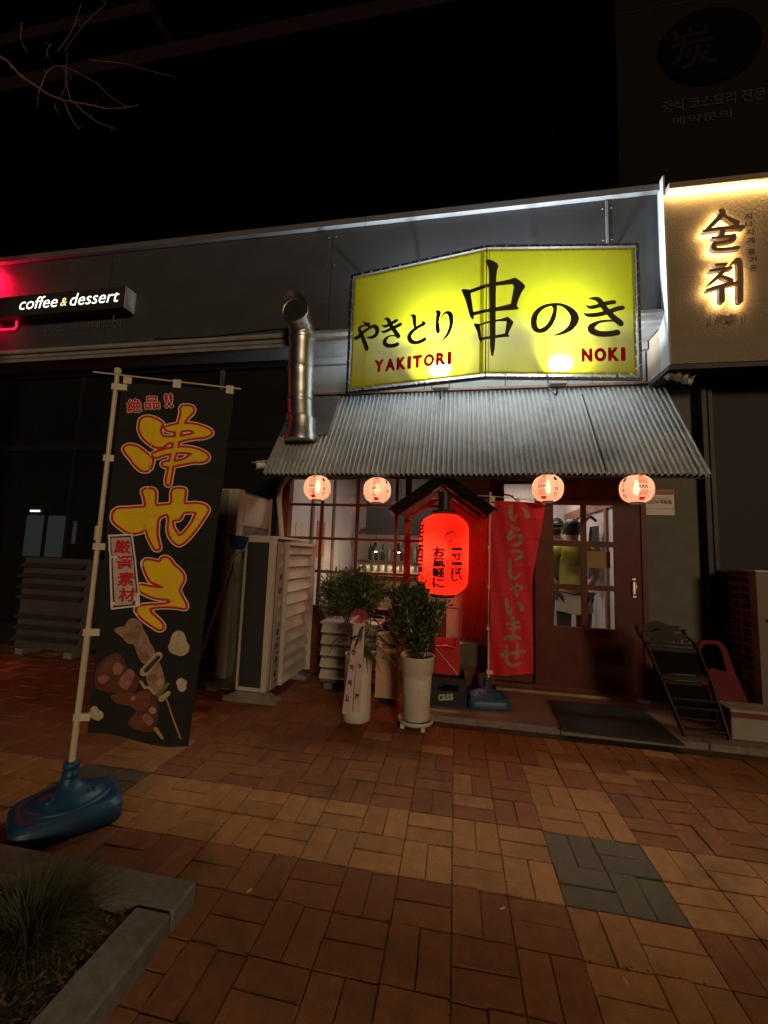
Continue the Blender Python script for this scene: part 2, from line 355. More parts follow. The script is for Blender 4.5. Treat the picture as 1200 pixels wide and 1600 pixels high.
GL = {
'sign_ya': [[[-1301,586,15],[-1270,578,44],[-1207,627,36],[-1146,658,29],[-1095,675,35],[-1058,643,43],[-1056,593,41],[-1085,565,37],[-1126,559,27],[-1163,569,6]],[[-1218,750,6],[-1190,721,21],[-1153,702,36],[-1150,687,29]],[[-1142,686,10],[-1210,697,21],[-1250,677,32],[-1228,615,38],[-1193,534,42],[-1163,458,45],[-1158,443,39]]],
'sign_ki': [[[-1005,670,8],[-966,651,31],[-902,673,34],[-855,692,34]],[[-1010,608,8],[-974,595,30],[-900,618,34],[-822,642,36],[-812,647,30]],[[-983,732,10],[-944,718,37],[-911,649,38],[-859,571,40],[-830,525,44]],[[-823,518,20],[-877,540,14],[-927,541,18],[-966,509,38],[-967,471,42],[-924,441,40],[-864,439,40],[-840,445,42]]],
'sign_to': [[[-712,722,8],[-678,703,39],[-672,648,35],[-665,598,27]],[[-598,638,10],[-573,612,35],[-618,595,33],[-674,566,35],[-711,528,41],[-718,490,43],[-690,449,41],[-632,433,37],[-576,449,40],[-565,455,40]]],
'sign_ri': [[[-466,719,8],[-438,697,44],[-446,629,34],[-447,562,34],[-438,515,40],[-433,507,28]],[[-429,521,23],[-425,587,6],[-405,650,13],[-369,687,24],[-328,665,43],[-315,606,39],[-319,541,35],[-342,479,30],[-373,437,20],[-418,401,4]]],
'sign_kushi_P': [[[-11,1126],[15,1139],[54,1126],[93,1101],[108,1073],[94,1023],[87,939],[85,675],[86,400],[80,278],[68,217],[59,207],[49,217],[39,278],[33,468],[28,814],[22,1003],[15,1059],[-5,1103]],[[-226,883],[-211,891],[-161,878],[-141,842],[-112,640],[-107,590],[-113,571],[-138,595],[-151,633],[-183,765]],[[-158,870],[-28,893],[75,911],[198,938],[252,957],[268,952],[313,917],[349,874],[342,854],[314,812],[288,743],[272,688],[293,653],[269,648],[84,633],[-109,611],[-114,647],[7,654],[103,674],[218,705],[231,778],[246,868],[233,893],[101,880],[-15,859],[-141,835]],[[-109,531],[-98,536],[-59,523],[-52,491],[-38,392],[-35,344],[-41,340],[-61,375],[-74,446]],[[-65,517],[27,540],[136,561],[190,581],[209,568],[246,530],[232,496],[206,441],[197,414],[212,392],[169,388],[86,378],[-38,361],[-38,387],[41,397],[168,421],[179,503],[182,537],[104,537],[8,516],[-59,502]]],
'sign_no': [[[600,687,47],[610,655,35],[597,582,44],[563,509,45],[521,464,47],[471,448,42],[433,473,51],[422,537,54],[437,600,49],[480,655,40],[531,684,32],[606,699,26],[674,689,32],[732,653,51],[775,595,71],[777,541,73],[747,482,57],[697,442,40],[638,415,21],[584,403,3]]],
'sign_ki2': [[[879,688,7],[916,668,35],[982,681,38],[1066,708,40],[1120,717,40]],[[853,615,7],[898,595,36],[981,600,42],[1064,622,40],[1147,654,43],[1193,664,40]],[[907,752,9],[983,743,47],[1032,672,50],[1097,590,52],[1165,526,57],[1175,511,46]],[[1145,541,15],[1054,541,21],[980,527,29],[923,483,59],[931,447,62],[995,420,55],[1077,420,53],[1144,433,53]]],
'sign_text': {"YAKITORI":[[-1.06,0.195],[-0.312,0.174],[-1.064,0.31]],"NOKI":[[0.836,0.163],[1.206,0.177],[0.837,0.28]]},
'sign_hot': [[-0.399,0.244],[0.679,0.282]],
'ban_kushi_P': [[[134,1904],[154,1919],[184,1920],[211,1909],[231,1894],[225,1869],[231,1841],[246,1823],[264,1815],[267,1801],[247,1781],[226,1774],[200,1779],[173,1798],[150,1820],[135,1851],[132,1880]],[[252,1877],[282,1889],[316,1899],[373,1905],[418,1899],[454,1888],[469,1872],[461,1857],[435,1845],[400,1837],[357,1826],[314,1810],[280,1802],[254,1805],[244,1823],[287,1827],[321,1832],[351,1840],[381,1850],[393,1865],[371,1875],[336,1870],[306,1862],[275,1862],[257,1867]],[[319,1992],[343,1999],[365,1997],[373,1980],[364,1960],[348,1939],[337,1913],[327,1869],[318,1820],[311,1772],[303,1733],[298,1694],[292,1656],[289,1614],[287,1588],[277,1592],[277,1636],[282,1674],[287,1722],[294,1770],[302,1828],[310,1887],[316,1926],[320,1960]],[[68,1751],[83,1767],[108,1769],[134,1759],[161,1740],[184,1723],[200,1706],[198,1682],[191,1663],[173,1650],[148,1655],[120,1681],[101,1707],[83,1725]],[[202,1734],[241,1754],[283,1769],[339,1779],[387,1778],[432,1767],[458,1750],[459,1731],[436,1717],[392,1711],[358,1701],[324,1692],[290,1682],[260,1680],[251,1691],[271,1700],[314,1705],[352,1718],[377,1739],[389,1752],[353,1758],[297,1751],[251,1738],[218,1721]]],
'ban_ya_P': [[[52,1404],[55,1428],[71,1446],[105,1450],[157,1458],[190,1464],[183,1513],[172,1546],[202,1555],[225,1542],[231,1476],[262,1476],[307,1487],[307,1535],[314,1562],[360,1565],[364,1538],[366,1491],[416,1494],[453,1491],[478,1475],[475,1450],[455,1410],[426,1359],[393,1314],[359,1286],[331,1301],[311,1330],[303,1368],[304,1407],[293,1436],[262,1424],[248,1404],[247,1365],[248,1327],[258,1289],[263,1260],[247,1260],[230,1288],[213,1321],[202,1354],[176,1343],[146,1334],[115,1340],[83,1363],[59,1385]]],
'ban_ya_H': [[[314,1400],[322,1408],[349,1414],[361,1439],[373,1452],[428,1453],[426,1428],[410,1388],[382,1347],[356,1324],[336,1345],[321,1369]]],
'ban_ki_P': [[[198,1185],[208,1198],[232,1197],[264,1191],[275,1194],[282,1209],[297,1214],[314,1206],[332,1181],[362,1156],[384,1131],[388,1106],[380,1085],[370,1059],[380,1034],[398,1005],[412,980],[409,969],[369,975],[306,977],[252,968],[245,957],[255,937],[288,908],[312,879],[307,865],[288,867],[251,892],[214,920],[192,949],[191,963],[209,973],[243,978],[282,980],[328,987],[339,1000],[326,1012],[295,1014],[255,1022],[223,1036],[194,1052],[190,1074],[220,1071],[255,1065],[298,1064],[298,1072],[277,1082],[241,1098],[222,1127],[208,1156]]],
'plaque': [[[35,1318],[141,1329],[203,975],[80,958]],[[44,1310],[135,1320],[196,981],[88,968]],[[49,1304],[132,1311],[188,987],[96,978]]],
'plaque_c': [[[102,1264],[116,1185],[130,1106],[141,1030]]],
'zeppin': [[[93,1978],[175,2001],[252,2019]]],
'art_pale_P': [[[99,858],[115,875],[141,879],[152,904],[178,916],[212,894],[222,865],[245,831],[257,802],[283,759],[282,716],[248,697],[229,707],[202,750],[185,788],[162,795],[133,827]],[[257,640],[294,687],[311,701],[328,667],[345,619],[344,581],[315,553],[280,587]]],
'art_meat_P': [[[38,662],[51,709],[87,741],[122,751],[156,717],[168,684],[226,635],[229,602],[214,570],[170,566],[103,573],[54,588],[37,625]],[[117,563],[215,565],[276,582],[316,534],[329,487],[331,440],[320,389],[275,384],[215,412],[200,435],[231,485],[175,515],[143,520]]],
'art_brown_P': [[[122,563],[215,563],[206,514],[166,515],[138,530]],[[207,547],[277,568],[291,507],[240,485],[211,509]],[[51,662],[81,718],[119,736],[145,698],[108,661],[74,652]],[[209,435],[242,462],[271,428],[256,396]]],
'art_shine_P': [[[144,614],[173,674],[206,655],[197,612],[178,580]],[[111,680],[126,708],[154,689],[148,656],[122,651]],[[49,639],[78,652],[102,638],[74,610]],[[260,452],[286,469],[312,431],[291,413]]],
'art_palebrown_P': [[[137,827],[175,851],[212,846],[201,817],[170,812]],[[186,880],[208,884],[216,855],[197,860]],[[262,635],[293,649],[313,624],[282,611]],[[211,750],[243,754],[263,725],[233,711]]],
'art_cream': [[[249,661,44],[302,732,40]],[[339,534,28],[367,559,23]],[[323,610,28],[325,612,28]],[[237,616,12],[257,588,12],[275,587,10],[305,558,11]]],
'art_green': [[[255,667,22],[304,727,19]]],
'art_leek': [[[324,553,21],[361,602,16]]],
'art_stick': [[[363,533,7],[443,349,7]],[[326,396,18],[361,352,12]]],
'art_dots': [[[214,542,16],[216,544,16]],[[302,485,29],[307,480,29]]],
'art_steam': [[[389,826,62],[390,807,77]],[[381,777,72],[407,772,77]],[[418,610,38],[429,584,38]],[[434,608,28],[435,605,28]],[[52,477,45],[70,467,45]],[[50,496,31],[51,494,31]]],
'red_P': [[[41,1721,36],[37,1659,32],[47,1619,34],[71,1607,28],[85,1660,6]],[[134,1707,10],[168,1677,34],[180,1640,35],[163,1623,8]],[[37,1558,8],[71,1533,32],[103,1524,30]],[[47,1522,10],[37,1487,38],[28,1446,40],[23,1426,18]],[[28,1436,14],[76,1468,22],[120,1464,35],[129,1429,35],[96,1393,26],[38,1384,6]],[[43,1324,20],[86,1338,24],[130,1324,33],[125,1289,31],[67,1255,6]],[[34,1256,29],[34,1186,31],[39,1127,33],[63,1104,33],[101,1120,19],[130,1159,4]],[[38,1001,12],[87,1036,17],[130,1038,23],[135,1019,21],[102,1002,8]],[[47,1051,8],[78,1011,21],[92,958,25]],[[92,1066,17],[87,1046,10]],[[6,919,33],[10,861,31],[19,822,33],[40,799,27],[54,868,6]],[[92,904,8],[126,877,33],[133,848,33],[116,836,8]],[[8,720,17],[60,728,21],[112,741,25]],[[13,681,17],[60,684,19],[112,697,25]],[[60,771,29],[62,699,27],[62,632,27],[41,597,25],[3,594,23],[-6,608,17],[32,622,19],[79,619,25],[119,605,19]],[[-58,472,4],[-15,468,29],[61,488,25],[156,510,26]],[[93,567,25],[94,500,25],[89,462,28],[63,449,8]],[[8,542,25],[4,465,27],[12,413,30],[52,388,30],[113,412,19]]],
'sul': [[[1834,4394,48],[1840,4370,48],[1790,4313,40],[1702,4219,29]],[[1849,4350,25],[1948,4266,45]],[[1690,4218,27],[1815,4229,33],[1992,4226,37]],[[1834,4221,42],[1832,4179,42]],[[1755,4146,23],[1924,4151,31]],[[1916,4152,35],[1909,4110,33],[1764,4092,25]],[[1765,4097,33],[1762,4043,37],[1844,4030,31],[1944,4033,35]]],
'chwi': [[[1766,3891,23],[1849,3891,25]],[[1724,3840,25],[1883,3851,31]],[[1841,3846,35],[1778,3779,33],[1705,3713,18]],[[1801,3786,25],[1878,3735,45]],[[1692,3661,25],[1811,3693,33],[1941,3711,24]],[[1806,3682,45],[1801,3557,47]],[[1894,3894,20],[1951,3898,41],[1940,3544,46]]],
}

# ================================================================== SETTING
mortar = pm('mortar_sand', (0.075, 0.045, 0.026), 0.95, var=0.6, scale=30, bump=0.4, bscale=200, stain=(0.02, 0.035, 0.012), stain_scale=3)
g = MB().add([(-90,-90,-0.009),(90,-90,-0.009),(90,90,-0.009),(-90,90,-0.009)], [(0,1,2,3)]).build('ground', mortar)
tag(g, 'brick paved pavement in red, tan and grey basket weave', None, kind='structure')
SP = 0.21
brick_red = pm('brick_red', (0.235, 0.093, 0.038), 0.82, var=0.22, scale=16, bump=0.35, bscale=170, rnd=0.16, island=True, stain=(0.10, 0.048, 0.025), stain_scale=2.2, spec=0.3, world=True)
brick_tan = pm('brick_tan', (0.36, 0.175, 0.066), 0.82, var=0.2, scale=16, bump=0.35, bscale=170, rnd=0.13, island=True, stain=(0.19, 0.095, 0.04), stain_scale=2.2, spec=0.3, world=True)
brick_grey = pm('brick_grey', (0.115, 0.098, 0.068), 0.85, var=0.2, scale=16, bump=0.35, bscale=170, rnd=0.1, island=True, spec=0.3, world=True)
def brick_geo():
    a, b, c, t = 0.1034, 0.0509, 0.0035, 0.0022
    mb = MB()
    def ring(e, z): return [(-a+e,-b+e,z),(a-e,-b+e,z),(a-e,b-e,z),(-a+e,b-e,z)]
    vs = ring(0, -0.05) + ring(0, -t) + ring(c, 0)
    fs = [(8,9,10,11)]
    for r in range(2):
        for k in range(4): fs.append((r*4+k, r*4+(k+1)%4, r*4+4+(k+1)%4, r*4+4+k))
    return vs, fs
BV, BF = brick_geo()
def pix(x, y, z):
    c = _m.transposed() @ (Vector((x,y,z)) - CAM)
    return 600+634.6*c[0]/c[1], 800-634.6*c[2]/c[1], c[1]
bricks = []
rb = random.Random(11)
for i in range(-44, 24):
    for j in range(-10, 16):
        for h in range(2):
            even = (i+j) % 2 == 0
            if even: x, y, rz = (i+0.25+0.5*h)*SP, -(j+0.5)*SP, math.pi/2
            else: x, y, rz = (i+0.5)*SP, -(j+0.25+0.5*h)*SP, 0.0
            if y > (1.10 if x > -0.70 else 2.03): continue
            if x < -1.44 and y < -0.80: continue
            ci, cj = i % 12 in (0, 1), j % 12 in (0, 1)
            if ci and cj: k = 2
            elif ci or cj: k = 1
            else: k = 0
            if ci and j < -2 and rb.random() < 0.45: k = 0
            if (i, j, h) in ((-2,-2,0), (-2,-1,0), (-3,-4,1), (-5,-4,0), (3,-4,1), (2,-3,0), (4,-5,0)): k = 1
            elif k == 0 and rb.random() < 0.006: k = 1
            bricks.append((x, y, rz+rb.gauss(0, 0.007), rb.gauss(0, 0.0022), k, rb.gauss(0, 0.008), rb.gauss(0, 0.008)))
def bsize(b):
    u, v, d = pix(b[0], b[1], 0)
    return -1 if (d < 0.3 or not (-20 < u < 1220 and 0 < v < 1620)) else 1/d/d
bricks.sort(key=bsize, reverse=True)
bm_ = []
for mt in (brick_red, brick_tan, brick_grey):
    me = bpy.data.meshes.new('brick'); me.from_pydata(BV, [], BF); me.materials.append(mt); bm_.append(me)
rest = [MB(), MB(), MB()]
for n, (x, y, rz, dz, k, tx, ty) in enumerate(bricks):
    if n < 300:
        o = bpy.data.objects.new('brick', bm_[k]); COL.objects.link(o); o.parent = g
        o.location = (x, y, dz-0.001); o.rotation_euler = (tx, ty, rz)
    else:
        M = Matrix.Translation((x, y, dz-0.001)) @ Matrix.Rotation(rz, 4, 'Z') @ Matrix.Rotation(tx, 4, 'X') @ Matrix.Rotation(ty, 4, 'Y')
        rest[k].add([M @ Vector(p) for p in BV], BF)
for mb, mt in zip(rest, (brick_red, brick_tan, brick_grey)):
    tag(mb.build('brick_paving', mt, g), kind='stuff')
# moss and grit in the joints, cigarette ends
moss = pm('moss', (0.03, 0.045, 0.015), 0.95, var=0.5, scale=60)
mb = MB(); rr = random.Random(3)
for _ in range(900):
    i, j = rr.randint(-12, 6), rr.randint(-5, 6)
    if i*SP < -1.4 and -j*SP < -0.6: continue
    if rr.random() < 0.5: x, y = i*SP+rr.gauss(0,.003), -(j+rr.random()**2)*SP
    else: x, y = (i+rr.random()**2)*SP, -j*SP+rr.gauss(0,.003)
    r_ = rr.uniform(0.002, 0.006); n = 6
    mb.add([(x+r_*math.cos(a*math.pi/3)*rr.uniform(.5,1.3), y+r_*math.sin(a*math.pi/3)*rr.uniform(.5,1.3), 0.0005) for a in range(n)] + [(x,y,0.004)], [(a,(a+1)%n,n) for a in range(n)])
tag(mb.build('joint_moss', moss, g), kind='stuff')
butt = pm('cigarette_paper', (0.75, 0.68, 0.55), 0.7, var=0.1)
for k, (x, y, a) in enumerate([(-0.245,-0.50,0.6),(0.11,-0.69,1.9),(-1.17,-0.63,1.0)]):
    o = MB().tube([(x,y,0.005),(x+0.02*math.cos(a),y+0.02*math.sin(a),0.005)], 0.0025, 6).build('cigarette_end', butt)
    tag(o, ['small white litter scrap on the bricks beside the grey square','white cigarette end in the joint at the front of the tan column','white cigarette end beside the planter corner'][k], 'litter', 'litter on the pavement')

# ---- raised apron in front of the shops, with kerb stones
conc = pm('apron_concrete', (0.23, 0.17, 0.115), 0.85, var=0.2, scale=5, bump=0.2, bscale=90, stain=(0.09, 0.07, 0.055), stain_scale=2.5)
granite = pm('kerb_granite', (0.20, 0.17, 0.14), 0.75, var=0.3, scale=40, bump=0.2, bscale=200)
ap = MB().box(-0.62, 5.2, 1.262, 2.6, -0.05, 0.036).build('apron', conc)
tag(ap, 'raised concrete strip along the shop fronts', kind='structure')
x = -0.62; rk = random.Random(5)
while x < 5.2:
    l = 0.98
    MB().cbox(x+0.003, x+l-0.003, 1.165+rk.gauss(0,.003), 1.259, -0.05, 0.040+rk.gauss(0,.0015), 0.006).build('kerb_stone', granite, ap)
    x += l

# ---- planter bed: granite edging, soil, straw, grass
soil = pm('planter_soil', (0.04, 0.03, 0.02), 0.95, var=0.5, scale=25, bump=0.8, bscale=60)
N_ = 26
mb = MB(); rr = random.Random(8)
vs = [(-3.3+1.845*i/N_, -2.6+1.77*j/N_, 0.03+rr.gauss(0,.007)) for j in range(N_+1) for i in range(N_+1)]
mb.add(vs, [(j*(N_+1)+i, j*(N_+1)+i+1, (j+1)*(N_+1)+i+1, (j+1)*(N_+1)+i) for j in range(N_) for i in range(N_)], True)
so = mb.build('soil', soil); tag(so, 'dark soil of the planting bed at the lower left', kind='structure')
kerbm = pm('planter_kerb', (0.17, 0.165, 0.14), 0.85, var=0.25, scale=30, bump=0.25, bscale=180, stain=(0.08,.08,.06), stain_scale=4)
pk = thing('planter_kerb', 'grey stone edging around the planting bed at the lower left', 'kerb', (-1.4,-0.78,0))
MB().cbox(-1.465, -1.331, -2.6, -0.838, -0.05, 0.07, 0.008).build('kerb_stone', kerbm, pk)
MB().cbox(-1.958, -1.331, -0.834, -0.703, -0.05, 0.0705, 0.008).build('kerb_stone', kerbm, pk)
MB().cbox(-2.95, -1.962, -0.832, -0.701, -0.05, 0.0695, 0.008).build('kerb_stone', kerbm, pk)
MB().cbox(-3.95, -2.954, -0.833, -0.702, -0.05, 0.07, 0.008).build('kerb_stone', kerbm, pk)
straw = pm('dry_straw', (0.12, 0.075, 0.035), 0.85, var=0.4, scale=30, rnd=0.6, island=True)
mb = MB()
for _ in range(3200):
    x, y = rr.uniform(-2.3,-1.47), rr.uniform(-1.7,-0.845); a = rr.uniform(0,6.28); l = rr.uniform(.006,.032); ww = rr.uniform(.0008,.0035); t = rr.gauss(0,.25)
    d = Vector((math.cos(a), math.sin(a), t))*l; n = Vector((-math.sin(a), math.cos(a), 0.3))*ww
    p = Vector((x, y, 0.045+rr.uniform(0,.012)))
    mb.add([p-d/2-n, p+d/2-n, p+d/2+n, p-d/2+n], [(0,1,2,3)])
tag(mb.build('dry_straw', straw), 'dry straw and leaf litter covering the planting bed', 'straw', kind='stuff')
grassm = pm('grass_blade', (0.055, 0.062, 0.018), 0.75, var=0.3, scale=20, rnd=0.45, island=True)
def tuft(name, label, cx, cy, n, h, spread, seed):
    r_ = random.Random(seed); mb = MB()
    for _ in range(n):
        a = r_.uniform(0, 6.28); b0 = r_.uniform(0, .09); p = Vector((cx+math.cos(a)*b0, cy+math.sin(a)*b0, 0.03))
        a2 = a + r_.gauss(0, .5); lean = r_.uniform(.25, 1.1)*spread; hh = h*r_.uniform(.5, 1.1); d = Vector((math.cos(a2), math.sin(a2), 0)); sd = Vector((-d.y, d.x, 0))*r_.uniform(.0014, .003)
        pts = []
        for k in range(6):
            t = k/5; pts.append(p + d*(lean*t**1.5) + Vector((0,0,hh*(1.6*t-0.95*t*t*lean/spread))))
        vs = []
        for k, q in enumerate(pts):
            w_ = 1-k/5.2; vs += [q-sd*w_, q+sd*w_]
        mb.add(vs, [(2*k, 2*k+1, 2*k+3, 2*k+2) for k in range(5)])
    o = mb.build(name, grassm, None, (cx, cy, 0.03)); tag(o, label, 'grass', 'grass tufts in the planting bed'); return o
tuft('grass_tuft', 'arching dry green grass clump by the stone corner of the planting bed', -1.72, -0.98, 1200, .13, .27, 1)
tuft('grass_tuft', 'small sparse grass clump at the lower left edge of the picture', -1.84, -1.24, 500, .10, .19, 2)

# ================================================================== BUILDINGS
wallm = pm('fascia_panel', (0.042, 0.048, 0.057), 0.7, var=0.16, scale=3, bump=0.12, bscale=150, stain=(0.036,.039,.044), stain_scale=1.6)
copem = pm('coping_metal', (0.12, 0.122, 0.125), 0.5, var=0.12, scale=4)
ledgem = pm('ledge_stone', (0.26, 0.26, 0.255), 0.7, var=0.2, scale=9, bump=.1)
darkm = pm('dark_frame', (0.012, 0.012, 0.013), 0.5, var=0.15, spec=.3)
aluf = pm('aluminium_strip', (0.13, 0.135, 0.14), 0.4, metal=0.6, var=0.1)
creamp = pm('pale_panel', (0.22, 0.25, 0.25), 0.6, var=0.1, scale=3, stain=(.16,.18,.18), stain_scale=2)
wood = pm('shop_wood', (0.11, 0.030, 0.015), 0.5, spec=.25, var=0.3, scale=5, bump=.15, bscale=60)
wood2 = pm('door_wood', (0.085, 0.022, 0.011), 0.5, spec=.2, var=0.25, scale=5, bump=.12, bscale=60)
redwall = pm('red_plaster', (0.55, 0.30, 0.22), 0.8, var=0.15, scale=5, bump=.15, bscale=120, stain=(.44,.22,.16), stain_scale=3)
glassm = glass('window_glass', boost=1.9)
darkglass = glass('shop_dark_glass', (0.5, 0.53, 0.55), boost=0.6, rough=0.6)

b = thing('shop_building', 'low dark shop building with long grey fascia and recessed shop fronts', 'building', (-2.0, 2.08, 0))
# fascia panels with open joints
xs_ = [-10.0, -7.34, -4.57, -1.806, 0.957, 1.404]
MB().box(-10, 1.404, 1.775, 2.3, 3.57, 4.79).build('fascia_backing', darkm, b)
for a, c in zip(xs_[:-1], xs_[1:]):
    MB().box(a+0.003, c-0.003, 1.75, 1.773, 3.565, 4.77).build('fascia_panel', wallm, b)
MB().box(0.945, 0.966, 1.742, 1.7495, 3.7, 4.76).build('joint_strip', ledgem, b)
x = -10.0
for k in range(4):
    MB().cbox(x+0.002, min(x+2.85, 1.404), 1.70, 2.4, 4.775, 4.845, 0.006).build('coping', copem, b); x += 2.852
mb = MB()
prof = [(1.748,3.60),(1.72,3.598),(1.695,3.575),(1.69,3.55),(1.70,3.535),(1.725,3.528),(1.735,3.50),(1.75,3.49),(1.76,3.46),(2.06,3.458)]
for a, c in ((-10, -6.0), (-5.998, -2.0), (-1.998, 1.404)):
    mb = MB(); n = len(prof)
    mb.add([(a,y,z) for y,z in prof]+[(c,y,z) for y,z in prof], [(i,i+1,i+1+n,i+n) for i in range(n-1)]); mb.build('ledge_moulding', ledgem, b)
MB().box(-10, -2.31, 2.03, 2.07, 3.38, 3.455).build('head_rail', darkm, b)
MB().box(-2.308, 1.404, 2.03, 2.07, 3.38, 3.455).build('head_rail', ledgem, b)
# roof slab behind the fascia
MB().box(-10, 1.404, 2.401, 7.0, 4.6, 4.78).build('roof', darkm, b)
# wall above the awning: pale panels
for a, c in ((-2.30,-1.66),(-1.65,-0.80),(-0.79,0.05),(0.06,0.9),(0.91,1.40)):
    MB().box(a, c, 2.08, 2.10, 2.3, 3.38).build('upper_panel', creamp, b)
# side and back walls (shell)
MB().box(-10, -9.9, 2.1, 7, 0.04, 4.6).build('side_wall', darkm, b)
for pts in ([(-3.9,1.744,3.64),(-3.2,1.742,3.62),(-2.4,1.743,3.66),(-1.9,1.744,3.63)],):
    MB().tube(pts, .006, 6).build('cable', darkm, b)
mb = MB()
for a in xs_[1:-1]:
    for z in (3.68,4.0,4.35,4.68):
        for dx in (-.04,.04): mb.lathe([(.006,0),(.004,.003)], (a+dx,1.7475,z), 6)
tag(mb.build('fixings', ledgem, b), kind='stuff')
# ---- dark cafe front at the left
cw = part('cafe_front', b)
for x in (-9.1, -7.1, -5.13, -3.2):
    MB().box(x-0.02, x+0.02, 2.05, 2.12, 0.0, 3.455).build('mullion', aluf if x == -3.2 else darkm, cw)
for a, c in ((-9.08,-7.12),(-7.08,-5.15),(-5.11,-3.22),(-3.18,-2.36)):
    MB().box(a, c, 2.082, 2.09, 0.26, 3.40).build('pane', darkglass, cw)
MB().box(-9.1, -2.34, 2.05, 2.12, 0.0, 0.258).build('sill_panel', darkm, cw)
MB().box(-9.1, -2.34, 2.055, 2.115, 2.42, 2.50).build('transom', darkm, cw)
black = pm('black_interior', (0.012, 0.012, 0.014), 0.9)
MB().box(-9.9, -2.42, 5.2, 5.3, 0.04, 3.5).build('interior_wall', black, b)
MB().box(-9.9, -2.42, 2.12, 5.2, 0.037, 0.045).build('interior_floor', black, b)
# ---- restaurant shell
lil = pm('room_wall', (0.50, 0.45, 0.46), 0.8, var=0.06, scale=4, stain=(.52,.46,.45), stain_scale=2)
MB().box(-2.42, -2.32, 2.12, 5.3, 0.04, 2.75).build('room_wall', lil, b)
MB().box(1.42, 1.52, 2.12, 5.3, 0.04, 2.75).build('room_wall', lil, b)
MB().box(-2.32, 1.42, 5.2, 5.3, 0.04, 2.75).build('room_wall', lil, b)
MB().box(-2.42, 1.52, 2.12, 5.3, 2.68, 2.75).build('room_ceiling', pm('room_ceiling', (.30,.26,.23), .8, var=.1), b)
MB().box(-2.32, 1.42, 2.12, 5.2, 0.037, 0.055).build('room_floor', pm('room_floor', (.10,.08,.07), .5, var=.2), b)
# front wall pieces round the openings
MB().box(-2.34, -2.25, 2.03, 2.14, 0.0, 2.95).build('corner_post', wood, b)
MB().box(-2.25, 1.345, 2.05, 2.13, 2.07, 2.24).build('head_beam', wood, b)
MB().box(-2.3, 1.4, 2.10, 2.14, 2.241, 3.37).build('upper_backing', darkm, b)
MB().box(-2.25, -0.95, 2.06, 2.12, 0.0, 0.66).build('dado', wood, b)
MB().box(-0.955, -0.895, 2.03, 2.13, 0.0, 2.068).build('post', wood, b)
MB().box(-0.505, -0.09, 2.05, 2.12, 0.36, 2.068).build('plaster_panel', redwall, b)
MB().box(-0.505, -0.09, 2.045, 2.12, 0.0, 0.358).build('base_panel', wood, b)
# lattice window
wn = part('lattice_window', b)
X4 = [-2.25, -1.875, -1.475, -1.05, -0.955]; Z5 = [0.66, 1.06, 1.415, 1.783, 2.068]
for x in (-1.875, -1.475, -1.05): MB().box(x-0.016, x+0.016, 2.052, 2.088, 0.70, 2.066).build('muntin', wood, wn)
for z in (1.06, 1.415, 1.783): MB().box(-2.248, -0.957, 2.056, 2.084, z-0.014, z+0.014).build('muntin', wood, wn)
MB().box(-2.248, -0.957, 2.03, 2.10, 0.662, 0.70).build('sill', wood, wn)
for a, c in zip(X4[:-1], X4[1:]):
    for p, r_ in zip(Z5[:-1], Z5[1:]):
        MB().box(a+0.012, c-0.012, 2.0915, 2.0955, p+0.010+(0.03 if p < 1 else 0), r_-0.010).build('pane', glassm, wn)
w2 = part('side_window', b)
for z in (1.06, 1.415, 1.783): MB().box(-0.893, -0.507, 2.056, 2.084, z-0.014, z+0.014).build('muntin', wood, w2)
MB().box(-0.893, -0.507, 2.03, 2.10, 0.64, 0.70).build('sill', wood, w2)
MB().box(-0.893, -0.507, 2.06, 2.12, 0.0, 0.638).build('dado', wood, w2)
for p, r_ in zip(Z5[:-1], Z5[1:]): MB().box(-0.89, -0.51, 2.0915, 2.0955, max(p,0.69)+0.015, r_-0.015).build('pane', glassm, w2)
# doors
MB().box(-0.088, -0.03, 2.03, 2.13, 0.0, 2.068).build('door_post', wood, b)
MB().box(1.30, 1.345, 2.03, 2.13, 0.0, 2.068).build('door_post', wood, b)
MB().box(-0.03, 1.30, 2.04, 2.12, 0.0, 0.085).build('threshold', wood, b)
MB().box(-0.03, 1.30, 1.94, 2.03, 0.0, 0.060).build('door_track', pm('brass_track', (.30,.2,.12), .45, metal=.6), b)
d2 = part('inner_door', b)
MB().box(-0.028, 0.05, 2.085, 2.115, 0.087, 2.066).build('stile', wood2, d2)
MB().box(0.05, 0.36, 2.085, 2.115, 0.087, 1.83).build('door_panel', wood2, d2)
MB().box(0.05, 0.36, 2.085, 2.115, 2.03, 2.066).build('rail', wood2, d2)
MB().box(0.05, 0.36, 2.098, 2.102, 1.83, 2.03).build('pane', glassm, d2)
d = part('sliding_door', b)
f = MB()
PX = [(0.515,0.77),(0.82,1.067)]; PZ = [(0.643,0.995),(1.045,1.41),(1.465,1.817)]
f.box(0.345,0.515,2.045,2.08,0.087,2.066); f.box(1.067,1.298,2.045,2.08,0.087,2.066); f.box(0.77,0.82,2.0455,2.0795,0.643,1.817)
f.box(0.515,1.067,2.045,2.08,1.817,2.066); f.box(0.515,1.067,2.045,2.08,0.087,0.643)
for x0, x1 in PX:
    for z0, z1 in ((0.995,1.045),(1.41,1.465)): f.box(x0,x1,2.046,2.079,z0,z1)
f.build('door_leaf', wood2, d)
for x0, x1 in PX:
    for z0, z1 in PZ: MB().box(x0, x1, 2.060, 2.064, z0, z1).build('pane', glassm, d)
hd = MB(); hd.cbox(1.212,1.246,2.036,2.0448,0.95,1.13,0.004); hd.tube([(1.229,2.036,0.97),(1.229,2.0,0.985),(1.229,1.995,1.04),(1.229,2.0,1.095),(1.229,2.036,1.11)],0.008,8)
hd.build('handle', pm('handle_steel', (.6,.6,.58), .3, metal=.9), d)
